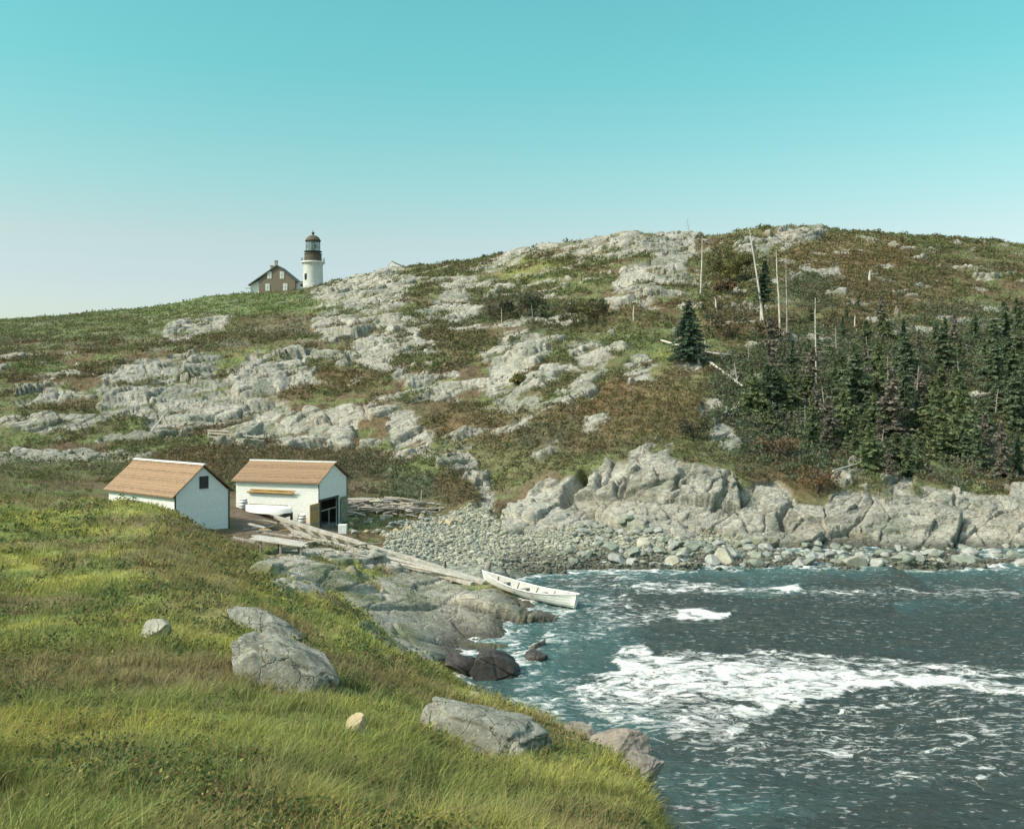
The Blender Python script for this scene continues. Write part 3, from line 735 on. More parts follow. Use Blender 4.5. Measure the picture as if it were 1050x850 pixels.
# ------------------------------------------------------------------ lighthouse
lx, ly = (321 - CX) / FPX * 285, 285.0
lz = ground(lx, ly) - 0.6
LT = thing('lighthouse', 'white round lighthouse tower with brown watch room and domed lantern on ridge', 'lighthouse', (lx, ly, lz))
H_ = lambda py: EYE - 285 * (py - HY) / FPX - lz
g1, w1, w2, lg, dm = H_(270.0), H_(268.4), H_(261.0), H_(258.6), H_(247.6)
tw = MB().lathe([(3.05, -1.5), (2.98, 0), (2.78, g1 - .8), (2.95, g1 - .4), (3.25, g1 - .1), (3.25, g1)], 32).build('tower', stone_white, LT)
MB().lathe([(2.8, g1), (3.45, g1), (3.5, g1 + .12), (3.5, g1 + .38), (3.4, g1 + .42), (2.4, g1 + .42)], 32, smooth=False).build('gallery', trim_white, LT)
rl = MB()
for k in range(20):
    a = 2 * math.pi * k / 20
    rl.tube([(3.4 * math.cos(a), 3.4 * math.sin(a), g1 + .3), (3.4 * math.cos(a), 3.4 * math.sin(a), g1 + 1.35)], .035, 5)
for hh in (.85, 1.35):
    rl.tube([(3.4 * math.cos(2 * math.pi * k / 32), 3.4 * math.sin(2 * math.pi * k / 32), g1 + hh) for k in range(33)], .035, 5, cap=False)
rl.build('gallery_railing', iron_dark, LT)
MB().lathe([(2.35, w1), (2.45, w1), (2.45, w2 - .1), (2.6, w2), (2.6, w2 + .15), (2.0, w2 + .15)], 28, smooth=False).build('watch_room', iron_brown, LT)
MB().lathe([(2.1, w2 + .1), (2.2, w2 + .15), (2.2, lg), (2.62, lg + .02), (2.62, lg + .22), (2.1, lg + .22)], 28, smooth=False).build('lantern_gallery', iron_dark, LT)
MB().lathe([(2.02, lg + .2), (2.02, dm)], 16, smooth=False).build('lantern_glass', glass, LT)
mb = MB()
for k in range(16):
    a = 2 * math.pi * k / 16
    mb.tube([(2.06 * math.cos(a), 2.06 * math.sin(a), lg + .2), (2.06 * math.cos(a), 2.06 * math.sin(a), dm)], .05, 5)
for hz in (lg + .25, (lg + dm) / 2, dm - .03):
    mb.tube([(2.06 * math.cos(2 * math.pi * k / 16), 2.06 * math.sin(2 * math.pi * k / 16), hz) for k in range(17)], .045, 5, cap=False)
mb.build('lantern_bars', iron_dark, LT)
MB().lathe([(.3, lg), (.35, lg + .6), (.85, lg + .9), (1.0, lg + 1.6), (.85, lg + 2.4), (.3, lg + 2.7), (.05, lg + 2.75)], 16).build('lens', pale_pane, LT)
MB().lathe([(2.2, dm - .02), (2.35, dm + .05), (2.2, dm + .35), (1.75, dm + 1.05), (1.1, dm + 1.55), (.4, dm + 1.8), (.22, dm + 1.85)], 24).build('dome', iron_brown, LT)
MB().lathe([(.2, dm + 1.8), (.22, dm + 2.0), (.42, dm + 2.2), (.45, dm + 2.45), (.3, dm + 2.7), (.06, dm + 2.8), (.04, dm + 3.5), (.0, dm + 3.52)], 14).build('ventilator', iron_dark, LT)
wx_, wy_ = -1.55, -2.42
f = MB().box((wx_ - .42, wy_ - .12, g1 - 5.0), (wx_ + .42, wy_ + .3, g1 - 3.3)).build('window_frame', trim_dark, LT)
MB().box((wx_ - .30, wy_ - .15, g1 - 4.9), (wx_ + .30, wy_ - .1, g1 - 3.4)).build('pane', black_glass, f)

# ------------------------------------------------------------------ keeper's house and link
hD = 283.0
hx = lambda px: (px - CX) / FPX * hD
hzf = lambda py: EYE - hD * (py - HY) / FPX
kb = hzf(303)
KH = thing('keepers_house', 'brown gabled house with two chimneys standing left of the white tower', 'house', (hx(284), hD, kb))
X_ = lambda px: hx(px) - hx(284); Z_ = lambda py: hzf(py) - kb
pk, er, el = (X_(284), Z_(273)), (X_(302.5), Z_(288)), (X_(265.5), Z_(286.6))
MB().prism([(el[0], -1.5), (er[0], -1.5), er, (pk[0], pk[1]), el], 0, 9).build('wall', house_brick, KH)
def slab(mbx, a, b, y0, y1, t):
    d = Vector((b[0] - a[0], 0, b[1] - a[1])).normalized(); n = Vector((-d.z, 0, d.x)) * t
    if n.z < 0: n = -n
    mbx.prism([(a[0], a[1]), (b[0], b[1]), (b[0] + n.x, b[1] + n.z), (a[0] + n.x, a[1] + n.z)], y0, y1)
    return mbx
lt = (X_(255), Z_(293.3))
rf = MB(); slab(rf, (lt[0], lt[1] + .02), (pk[0] + .08, pk[1] + .05), -.4, 9.4, .3); slab(rf, (pk[0] - .02, pk[1] + .05), (er[0] + .5, er[1] - .38), -.4, 9.4, .3)
roof = rf.build('roof', dark_roof, KH)
for px, py, yy in ((280.3, 265.8, 3.0), (274.6, 270.3, 4.5)):
    cx_ = X_(px)
    mbc = MB().box((cx_ - .38, yy, Z_(283)), (cx_ + .38, yy + .8, Z_(py) - .25)).box((cx_ - .47, yy - .09, Z_(py) - .25), (cx_ + .47, yy + .89, Z_(py)))
    mbc.build('chimney', mat('chimney_brick', (.34, .29, .24), (.24, .2, .16), scale=4), roof)
for px, py in ((276.3, 282.3), (289.3, 282.3), (274.5, 294.8), (292.6, 294.6)):
    w = MB().box((X_(px) - .62, -.10, Z_(py) - 1.05), (X_(px) + .62, .05, Z_(py) + 1.05)).build('window', trim_white, KH)
    MB().box((X_(px) - .5, -.13, Z_(py) - .95), (X_(px) + .5, -.09, Z_(py) + .95)).build('pane', pale_pane, w)
    MB().box((X_(px) - .5, -.16, Z_(py) - .05), (X_(px) + .5, -.125, Z_(py) + .05)).box((X_(px) - .04, -.16, Z_(py) - .95), (X_(px) + .04, -.125, Z_(py) + .95)).build('glazing_bar', gray_wood, w)
MB().prism([(X_(256.5), -1.5), (el[0] - .02, -1.5), (el[0] - .02, el[1] - .12), (X_(256.5), Z_(292.4))], .5, 8.5).build('lean_to', trim_white, KH)
po = MB()
for px in (252.2, 256):
    po.box((X_(px) - .07, -.2, -1.5), (X_(px) + .07, -.06, Z_(295.5)))
po.box((X_(251.3), -.3, Z_(295.5)), (X_(257), 1.8, Z_(295)))
po.build('porch', trim_white, KH)
LK = thing('passage_building', 'low white covered passage joining brown house to the lighthouse', 'building', (hx(303), hD + 1.2, kb))
X2 = lambda px: hx(px) - hx(303)
MB().box((X2(302.6), 0, -.5), (X2(317.5), 3.4, Z_(289.3))).build('wall', trim_white, LK)
MB().prism([(-.1, Z_(289.3) + .004), (3.5, Z_(289.3) + .004), (3.5, Z_(289.3) + .12), (1.7, Z_(287.4)), (-.1, Z_(289.3) + .12)], 0, 1, Matrix(((0, X2(318) - X2(302.7), 0, X2(302.7)), (1, 0, 0, 0), (0, 0, 1, 0), (0, 0, 0, 1)))).build('roof', dark_roof, LK)
for px in (308.5, 314):
    f = MB().box((X2(px) - .45, -.06, Z_(293.5)), (X2(px) + .45, .05, Z_(290.3))).build('window', trim_dark, LK)
    MB().box((X2(px) - .33, -.09, Z_(293.2)), (X2(px) + .33, -.055, Z_(290.6))).build('pane', black_glass, f)
# small gable showing over the ridge
gD = 262.0
GH = thing('gable_shed', 'small white gable end peeking over the ridge right of the lighthouse', 'shed', ((402 - CX) / FPX * gD, gD, EYE - gD * (278.5 - HY) / FPX))
s_ = gD / FPX
MB().prism([(-3.4 * s_, -4), (17 * s_, -4), (17 * s_, 2.6 * s_), (0, 10.2 * s_), (-3.4 * s_, 5.6 * s_)], 0, 5).build('wall', trim_white, GH)
r_ = MB(); slab(r_, (-4.0 * s_, 5.0 * s_), (.02, 10.3 * s_), .0, 5.3, .10); slab(r_, (-.05, 10.3 * s_), (18 * s_, 2.2 * s_), -.25, 5.3, .14)
r_.build('roof', mat('worn_brown_roof', (.27, .21, .15), (.19, .15, .11), scale=3), GH)

# ------------------------------------------------------------------ boathouses
def frame_matrix(corner, along, across):
    a = Vector(along).normalized(); c = Vector(across).normalized()
    return a, c
def gable_house(t, L_, W_, eave, rise, base, opening=None):
    """local x runs back along the side wall from the gable, y across the gable; hollow shell with real wall thickness"""
    th = .12
    w = MB()
    w.box((0, 0, base), (L_, th, eave)); w.box((0, W_ - th, base), (L_, W_, eave))                          # side walls
    def gable(x0, x1, hole):
        M = Matrix(((0, 1, 0, 0), (1, 0, 0, 0), (0, 0, 1, 0), (0, 0, 0, 1)))                                # prism x->y, y->x
        e = .002
        if hole:
            a, b, top = hole
            w.prism([(th + e, base), (a, base), (a, top), (th + e, top)], x0, x1, M)
            w.prism([(b, base), (W_ - th - e, base), (W_ - th - e, top), (b, top)], x0, x1, M)
            w.prism([(th + e, top), (W_ - th - e, top), (W_ - th - e, eave), (W_ / 2, eave + rise), (th + e, eave)], x0, x1, M)
        else:
            w.prism([(th + e, base), (W_ - th - e, base), (W_ - th - e, eave), (W_ / 2, eave + rise), (th + e, eave)], x0, x1, M)
    gable(-.005, th, opening); gable(L_ - th, L_ + .005, None)
    w.build('wall', white_paint, t)
    # two roof slopes with overhang and a ridge board
    r = MB(); sl = math.atan2(rise, W_ / 2); oh = .28
    for sgn in (0, 1):
        n_ = 14
        for lo in range(n_):                                                                                 # courses step slightly
            f0, f1_ = lo / n_, (lo + 1) / n_
            yy0 = -oh + (W_ / 2 + oh) * f0; yy1 = -oh + (W_ / 2 + oh) * f1_ + .03
            zz0 = eave + .06 - oh * math.tan(sl) + (W_ / 2 + oh) * f0 * math.tan(sl); zz1 = eave + .06 - oh * math.tan(sl) + ((W_ / 2 + oh) * f1_ + .03) * math.tan(sl)
            t0, t1 = .085, .06
            P4 = [(yy0, zz0), (yy1, zz1), (yy1, zz1 + t1), (yy0, zz0 + t0)]
            if sgn: P4 = [(W_ - a, b) for a, b in P4][::-1]
            xs0, xs1 = -.22 + .012 * math.sin(lo * 7), L_ + .22
            vs = [(xs0, a, b) for a, b in P4] + [(xs1, a, b) for a, b in P4]
            r.add(vs, [(0, 1, 2, 3), (7, 6, 5, 4), (1, 0, 4, 5), (2, 1, 5, 6), (3, 2, 6, 7), (0, 3, 7, 4)])
    ro = r.build('roof', shingle, t)
    MB().box((-.24, W_ / 2 - .1, eave + rise + .10), (L_ + .24, W_ / 2 + .1, eave + rise + .19)).build('ridge_board', trim_white, ro)
    for y in (-.02, W_ - .08):
        MB().box((-.03, y, base), (.0 - .008, y + .10, eave - .02)).build('corner_board', trim_dark, t)

# near one on the left: gable to the right-front
D1 = 60.0; A1 = Vector(((179 - CX) / FPX * D1, D1, 0)); al1 = Vector((-.806, .592, 0)); ac1 = Vector((.592, .806, 0))
ang = math.atan2(al1.y, al1.x)
# local axes: x = al1 ; y must equal ac1  (ac1 is clockwise from al1) -> mirror handled by a rotated frame with y reversed
def placed(name, label, cat, corner, ang_, group=None):
    return thing(name, label, cat, corner, ang_, group)
W1, L1 = 4.07, 7.2
# the frame's y axis points away from ac1, so start from the far (right) corner of the gable
B1c = A1 + ac1 * W1
BH1 = placed('boathouse', 'white boathouse half buried in the grass bank with one small dark gable window', 'boathouse', (B1c.x, B1c.y, 0), ang)
gable_house(BH1, L1, W1, 5.0, 1.62, 1.2)
f = MB().box((-.05, 1.98 - .36, 5.22), (-.008, 1.98 + .30, 6.0)).build('window', trim_dark, BH1)
MB().box((-.065, 1.98 - .30, 5.28), (-.048, 1.98 + .24, 5.94)).build('pane', black_glass, f)
# the one by the ramp
th2 = R(16); D2 = 69.0; A2 = Vector(((326.5 - CX) / FPX * D2, D2, 0)); al2 = Vector((-math.cos(th2), math.sin(th2), 0)); ac2 = Vector((math.sin(th2), math.cos(th2), 0))
W2, L2 = 4.6, 6.6
B2c = A2 + ac2 * W2
BH2 = placed('boathouse', 'white boathouse at head of the boat ramp with its dark doorway standing open', 'boathouse', (B2c.x, B2c.y, 0), math.atan2(al2.y, al2.x))
BASE2 = .9; FL2 = 1.62
gable_house(BH2, L2, W2, 4.85, 1.12, BASE2, (W2 - 3.0, W2 - .22, 3.46))
MB().box((.13, .13, BASE2), (L2 - .13, W2 - .13, FL2)).build('floor', dark_inside, BH2)
MB().box((L2 - .30, .14, FL2 + .002), (L2 - .14, W2 - .14, 4.8)).box((.3, .125, FL2 + .002), (L2 - .32, .2, 4.8)).box((.3, W2 - .2, FL2 + .002), (L2 - .32, W2 - .125, 4.8)).build('lining', dark_inside, BH2)
df = MB()
for y in (W2 - 3.0, W2 - .22): df.box((-.06, y - .07, FL2 - .1), (-.01, y + .07, 3.46))
df.box((-.065, W2 - 3.15, 3.462), (-.012, W2 - .08, 3.60)).build('door_frame', trim_dark, BH2)
MB().box((.02, W2 - 2.95, 2.72), (.08, W2 - .29, 2.80)).box((.02, W2 - 1.75, FL2), (.08, W2 - 1.67, 2.718)).build('door_rail', gray_wood, BH2)
d_ = MB()
for k in range(6): d_.box((-.10, W2 + .06 + k * .225, FL2 - .05), (-.05, W2 + .06 + k * .225 + .218, 3.42))
d1 = d_.build('door', orange_wood, BH2); tag(d1, 'ochre door leaf swung wide open')
for z in (1.95, 3.05): MB().box((-.125, W2 + .08, z), (-.102, W2 + 1.38, z + .12)).build('batten', gray_wood, d1)
d_ = MB()
for k in range(5): d_.box((-.13, .12 + k * .225, FL2 - .1), (-.08, .12 + k * .225 + .218, 3.42))
d2 = d_.build('door', green_wood, BH2); tag(d2, 'greenish door leaf folded against the gable')
for z in (1.95, 3.05): MB().box((-.155, .15, z), (-.132, 1.2, z + .12)).build('batten', gray_wood, d2)
for i in range(5):
    for y in (.1, W2 - .4): MB().box((.1 + i * 1.5, y, -.8), (.4 + i * 1.5, y + .3, BASE2 - .003)).build('foundation_pier', stone_gray, BH2)

def loc2(x, y, z):      # boathouse frame -> world ; x back along the wall, y outwards from the sunlit side wall
    p = A2 + al2 * x - ac2 * y
    return Vector((p.x, p.y, z))
# spar along the wall
tag(MB().tube([loc2(1.9, .14, 4.02), loc2(4.2, .15, 4.07), loc2(5.6, .14, 4.03)], [.10, .12, .08], 8).tube([loc2(1.7, .22, 4.2), loc2(5.3, .2, 4.22)], [.05, .06], 6)
    .build('spar', orange_wood), 'ochre spar slung along the sunlit wall of the ramp boathouse', 'spar')
def upturned_dory(c, ax, length, beam, depth):
    ax = Vector(ax).normalized(); sd = Vector((-ax.y, ax.x, 0)); vs, fs = [], []
    n, m_ = 13, 9
    for i in range(n):
        t = i / (n - 1) * 2 - 1
        b = beam / 2 * (1 - abs(t) ** 2.4) + .03; h = depth * (1 - .25 * t * t)
        for k in range(m_):
            a = math.pi * k / (m_ - 1)
            y = math.cos(a); z = math.sin(a) ** .6
            vs.append(c + ax * t * length / 2 + sd * b * math.copysign(abs(y) ** .7, y) + Vector((0, 0, h * z + .25 * t * t * .3)))
    for i in range(n - 1):
        for k in range(m_ - 1): fs.append((i * m_ + k, i * m_ + k + 1, (i + 1) * m_ + k + 1, (i + 1) * m_ + k))
    return MB().add(vs, fs, True), ax, sd
c_ = loc2(3.2, 1.3, 2.75)
UD = thing('upturned_dory', 'white dory lying keel up on dark skids beside the boathouse wall', 'boat', c_)
m_, ax_, sd_ = upturned_dory(Vector((0, 0, 0)), al2, 3.6, 1.15, .55)
m_.build('hull', boat_white, UD)
MB().bar(ax_ * -1.5 + Vector((0, 0, .56)), ax_ * 1.5 + Vector((0, 0, .56)), .07, .05).build('keel', gray_wood, UD)
for k, x in enumerate((1.9, 4.4)):
    a = loc2(x, .4, 0); b = loc2(x, 2.2, 0)
    a.z = b.z = 2.62
    sk = MB().bar(a, b, .22, .24)
    for q in (a, b): sk.bar((q.x, q.y, ground(q.x, q.y) - .3), (q.x, q.y, 2.5), .16, .16)
    tag(sk.build('skid', trim_dark), ['dark timber skid under the end of upturned dory nearer the ramp', 'dark timber skid under the end of upturned dory farther from the ramp'][k], 'skid', 'skids under the upturned dory')
def barrel(loc, label, rz=0.0, tilt=0.0):
    t = thing('barrel', label, 'barrel', loc, rz, 'barrels by the boathouse wall')
    t.rotation_euler = (tilt, 0, rz)
    MB().lathe([(0, 0), (.24, 0), (.29, .22), (.31, .42), (.29, .62), (.24, .84), (.235, .80), (0, .80)], 16).build('staves', boat_white, t)
    h = MB()
    for z, r in ((.12, .272), (.30, .302), (.55, .302), (.73, .268)): h.lathe([(r - .01, z), (r + .008, z), (r + .008, z + .045), (r - .01, z + .045)], 16)
    h.build('hoop', iron_dark, t)
for x, y, lb, tl in ((5.6, .65, 'white barrel standing at the far end of the upturned dory', 0), (.9, .75, 'white barrel standing at the near end of the upturned dory', 0), ):
    q = loc2(x, y, 0); barrel((q.x, q.y, ground(q.x, q.y) - .03), lb, .4, tl)

# ------------------------------------------------------------------ boat ramp (slip)
def at(px, py, D): return Vector(((px - CX) / FPX * D, D, EYE - D * (py - HY) / FPX))
RA, RB = at(282, 530, 63.5), at(497, 596, 56.2)
RC, RDd = at(300, 545, 61.5), at(484, 599, 54.6)
SL = thing('boat_ramp', 'long weathered timber boat ramp running from the boathouses down to the dory', 'boat ramp', (RB.x, RB.y, 0))
o_ = Vector((RB.x, RB.y, 0))
def rail(a, b, w, h, sag=0.0, seg=7):
    m_ = MB()
    pts = [a.lerp(b, i / seg) for i in range(seg + 1)]
    for i in range(seg):
        j = Vector((0, 0, random.uniform(-.02, .02)))
        m_.bar(pts[i] - o_ + j, pts[i + 1] - o_ + j, w, h)
    return m_
rail(RA, RB, .26, .20).build('rail', pale_wood, SL)
rail(RC, RDd, .30, .20).build('rail', pale_wood, SL)
E1, E2 = at(383, 568, 58.6), at(497, 597.5, 55.4)
rail(E1, E2, .55, .14, seg=4).build('plank_walk', pale_wood, SL)
for i in range(15):
    t = (i + .5) / 15
    a = RA.lerp(RB, t) - o_; b = RC.lerp(RDd, t) - o_
    d = (b - a).normalized()
    MB().bar(a - d * .25 + Vector((0, 0, -.16)), b + d * random.uniform(.1, .5) + Vector((0, 0, -.16)), .16, .12).build('cross_tie', gray_wood, SL)
for t in (.12, .3, .46, .62, .78):
    for a0, b0 in ((RA, RB), (RC, RDd)):
        p = a0.lerp(b0, t); g = ground(p.x, p.y)
        if p.z - g > .25: MB().bar(Vector((p.x, p.y, g - .3)) - o_, p - o_ + Vector((0, 0, -.22)), .18, .18).build('post', gray_wood, SL)
q = at(456, 586, 57.4)
tag(MB().tube([(q.x, q.y, q.z - .9), (q.x + .03, q.y, q.z + .25), (q.x + .04, q.y, q.z + .62)], [.08, .075, .06], 7).build('mooring_post', dark_bark), 'short dark post standing beside the lower ramp rail', 'post')
q = at(502, 588, 57.6)
tag(MB().tube([(q.x - .05, q.y, q.z - .9), (q.x - .02, q.y, q.z - .1), (q.x - .12, q.y, q.z + .35), (q.x + .05, q.y, q.z + .72)], [.15, .17, .20, .12], 9).build('tree_stump', gray_wood), 'dark twisted stump of driftwood behind the bow of white dory', 'driftwood')
for (a, b, r0, r1, lb) in ((at(401, 583.5, 56.4), at(482, 594.5, 54.8), .085, .06, 'long pale pole lying along the seaward side of ramp'),
                           (at(396, 578, 57.2), at(470, 591, 56.0), .06, .05, 'thin grey pole lying between ramp rails and long pole'),
                           (at(357, 561.5, 59.5), at(391, 557, 60.3), .05, .045, 'short brown pole propped across the ramp rails')):
    for v in (a, b): v.z = max(v.z, ground(v.x, v.y) + .08)
    tag(MB().tube([a, a.lerp(b, .5) + Vector((0, 0, .03)), b], [r0, (r0 + r1) / 2, r1], 8).build('pole', pale_wood if r0 > .055 else gray_wood), lb, 'pole', 'loose poles along the ramp')

# weathered plank platform in front of the bank
a, b = at(262, 553, 52.5), at(314, 560.5, 51.5)
PF = thing('plank_platform', 'low weathered plank platform on rock in front of the ramp', 'platform', ((a.x + b.x) / 2, (a.y + b.y) / 2, min(a.z, b.z)))
o2 = Vector(PF.location)
dr = (b - a); bk = Vector((-.3, 1, 0)).normalized()
for k in range(6):
    off = bk * (k * .30)
    sh = random.uniform(-.35, .3)
    u = dr.normalized()
    MB().bar(a - o2 + off + u * sh, b - o2 + off * .96 + u * random.uniform(-.2, .25), .27, .05).build('plank', pale_wood, PF)
for t in (.1, .5, .9):
    p = a.lerp(b, t) - o2 + Vector((0, 0, -.08))
    MB().bar(p - bk * .1, p + bk * 1.7, .12, .1).build('bearer', gray_wood, PF)
    for f_ in (.1, 1.5):
        q = p + bk * f_; g = ground(q.x + o2.x, q.y + o2.y) - o2.z
        if q.z - g > .1: MB().bar((q.x, q.y, g - .3), (q.x, q.y, q.z - .05), .12, .12).build('leg', gray_wood, PF)
# loose boards and blocks lying about between the boathouses
JUNK = [((238, 549), (262, 553), 54, 'pale board lying at foot of the half buried boathouse'), ((270, 546), (300, 541), 57, 'grey board lying on brown dirt behind the platform'), ((293, 556), (303, 544), 56, 'pale split timber propped up behind the plank platform'),
        ((255, 530), (272, 541), 60, 'dark board sloping down the dirt bank between boathouses'), ((283, 551), (300, 549), 55, 'short cream offcut resting behind the plank platform'), ((318, 548), (352, 560), 60.5, 'grey beam lying beside the upper ramp rail'),
        ((266, 526), (285, 536), 63, 'weathered board above the head of the ramp'), ((353, 563), (372, 570), 58.6, 'brown offcut on dirt below the ramp rails'), ((335, 557), (352, 566), 59.0, 'pale stick on dirt below the ramp rails')]
for (p0, p1, D, lb) in JUNK:
    a, b = at(*p0, D), at(*p1, D - .6)
    a.z = max(ground(a.x, a.y) + .05, min(a.z, ground(a.x, a.y) + .7)); b.z = max(ground(b.x, b.y) + .05, min(b.z, ground(b.x, b.y) + .5))
    tag(MB().bar(a, b, .20, .07, random.uniform(-.3, .3)).build('board', random.choice([pale_wood, gray_wood, gray_wood])), lb, 'board', 'loose boards between the boathouses')
for i in range(26):
    px, py = random.choice(((random.uniform(244, 300), random.uniform(530, 552)), (random.uniform(300, 400), 0)))
    if py == 0: py = 546 + (px - 300) * .26 + random.uniform(-3, 12)
    p = spot(px, py, 48)
    if not (50 < p.y < 68): continue
    an = random.uniform(-.9, .9); ln = random.uniform(.5, 1.5)
    d = Vector((math.cos(an), math.sin(an), 0)) * ln / 2
    a, b = p - d, p + d; a.z = ground(a.x, a.y) + .05; b.z = ground(b.x, b.y) + random.choice((.06, .1, .35))
    tag(MB().bar(a, b, random.uniform(.07, .2), .05, random.uniform(-.5, .5)).build('scrap_board', random.choice([pale_wood, gray_wood, gray_wood, orange_wood])), 'weathered scrap of timber in the litter around the boat ramp', 'board', 'scraps of timber around the ramp')
bp = at(351.5, 542.5, 67.5)
g = ground(bp.x, bp.y)
tag(MB().box((bp.x - .28, bp.y - .25, g - .1), (bp.x + .28, bp.y + .25, g + .62)).build('stone_block', trim_white), 'white square block beside the open doorway of boathouse', 'block')

# ------------------------------------------------------------------ the dory at the water's edge
b0, b1 = at(497.5, 586, 56.2), at(590.5, 609, 51.4)
ax_ = Vector((b1.x - b0.x, b1.y - b0.y, 0)); LB = ax_.length; ax_.normalize()
DY = thing('dory', 'white open dory with bow up on the ramp and stern in the water', 'boat', (b0.x, b0.y, 0), math.atan2(ax_.y, ax_.x))
n, m_ = 25, 11
def dory_section(t, inner=0.0):
    beam = 1.42 * (math.sin(math.pi * min(max(.5 * t ** .80 + .0, 0), 1)) if t < 1 else 1) * .5
    beam = .71 * (1 - (abs(t - .55) / .55) ** 2.2) if t < .55 else .71 * (1 - .80 * ((t - .55) / .45) ** 2.2)
    beam = max(beam, .035)
    gun = (b0.z + (b1.z - b0.z) * t) - .32 * math.sin(math.pi * t) ** 1.0
    kz = (b0.z - .72) + (b1.z - .80 - b0.z + .72) * t + .10 * (abs(t - .55) / .55) ** 3
    return beam - inner, gun, kz + inner
def hull(inner, name, mt, parent):
    vs, fs = [], []
    for i in range(n):
        t = i / (n - 1); bm, gz, kz = dory_section(t, inner)
        x = LB * t
        rake = -.25 * (1 - t) ** 4 + .22 * t ** 6
        for k in range(m_):
            s = k / (m_ - 1) * 2 - 1
            up = max(0.0, (abs(s) - .38) / .62)
            y = bm * (.58 * min(1, abs(s) / .38) + .42 * up ** .8) * (1 if s > 0 else -1)
            vs.append((x + rake * up - rake * .3, y, kz + (gz - kz) * up ** 1.05))
    for i in range(n - 1):
        for k in range(m_ - 1):
            q = (i * m_ + k, i * m_ + k + 1, (i + 1) * m_ + k + 1, (i + 1) * m_ + k)
            fs.append(q if not inner else q[::-1])
    fs.append(tuple(range(m_))); fs.append(tuple((n - 1) * m_ + k for k in range(m_ - 1, -1, -1)))
    return MB().add(vs, fs, True), vs
mh, hv = hull(0.0, 'hull', boat_white, DY); mh.f = mh.f; HL = mh.build('hull', boat_planks, DY)
mi, iv = hull(.035, 'lining', boat_inner, DY); mi.build('interior', boat_inner, DY)
for sgn in (0, m_ - 1):
    pts = [Vector(hv[i * m_ + sgn]) + Vector((0, .0, .01)) for i in range(n)]
    MB().tube(pts, .035, 6).build('gunwale', trim_white, DY)
for t in (.22, .42, .62, .80):
    bm, gz, kz = dory_section(t, .03)
    MB().box((LB * t - .13, -bm * .93, gz - .20), (LB * t + .13, bm * .93, gz - .165)).build('thwart', gray_wood, DY)
for t in (.12, .32, .52, .71, .88):
    bm, gz, kz = dory_section(t, .05)
    for sg in (1, -1): MB().bar((LB * t, bm * .6 * sg, kz + .05), (LB * t, bm * .98 * sg, gz - .03), .05, .04).build('rib', gray_wood, DY)
st_ = hv[0]; MB().bar(Vector(hv[5]) + Vector((-.02, 0, -.05)), Vector(hv[0]) * .5 + Vector(hv[m_ - 1]) * .5 + Vector((-.03, 0, .10)), .07, .09).build('stem', trim_white, DY)

# ------------------------------------------------------------------ fence scrap under the cliff, driftwood
FN = None
a = spot(214, 451.5, 90); b = spot(272, 453.5, 90)
FN = thing('rail_fence', 'short run of broken white rail fence under the left crags', 'fence', ((a.x + b.x) / 2, (a.y + b.y) / 2, (a.z + b.z) / 2))
o3 = Vector(FN.location)
for k in range(7):
    t = k / 6; p = a.lerp(b, t); g = ground(p.x, p.y); p.z = g
    MB().bar(p - o3 + Vector((0, 0, -.3)), p - o3 + Vector((random.uniform(-.1, .1), 0, random.uniform(.75, 1.05))), .13, .1).build('post', pale_wood, FN)
for h, t0, t1 in ((.85, 0, .36), (.50, 0, .36), (.18, .02, .40), (.55, .34, .98), (.25, .36, 1.0)):
    MB().bar(a.lerp(b, t0) - o3 + Vector((0, -.08, h + random.uniform(-.05, .05))), a.lerp(b, t1) - o3 + Vector((0, -.08, h + random.uniform(-.12, .05))), .06, .15).build('rail', pale_wood, FN)

def log(p0, p1, r0, r1, m, n=6, bend=.1):
    q = p0.lerp(p1, .5) + Vector((random.uniform(-bend, bend), random.uniform(-bend, bend), random.uniform(0, bend)))
    return MB().tube([p0, p0.lerp(q, .6), q, q.lerp(p1, .5), p1], [r0, r0 * .95, (r0 + r1) / 2, (r0 + r1 * 2) / 3, r1], n)
dw = 0
for i in range(90):
    px = random.uniform(357, 440); py = 527 - 8 * (1 - (px - 357) / 85) * random.random() + random.uniform(-3, 4)
    s = spot(px, py, 71)
    an = random.gauss(.1, .5); ln = random.uniform(1.0, 3.2)
    d = Vector((math.cos(an), math.sin(an), random.uniform(-.12, .2))) * ln / 2
    z = Vector((0, 0, .10 + .75 * random.random() ** 1.5))
    o = log(s - d + z, s + d + z, random.uniform(.07, .13), random.uniform(.04, .08), random.choice([pale_wood, pale_wood, gray_wood])).build('driftwood_log', random.choice([pale_wood, gray_wood]))
    tag(o, 'bleached driftwood log tangled in the drift line between boathouse and beach', 'log', 'driftwood logs at the head of the beach')
s = spot(432.5, 522, 72)
tag(MB().tube([s - Vector((0, 0, .4)), s + Vector((-.05, 0, .7)), s + Vector((-.02, 0, 1.5))], [.05, .045, .03], 6).build('stake', pale_wood), 'thin pale stake standing at the right end of the driftwood', 'stake')

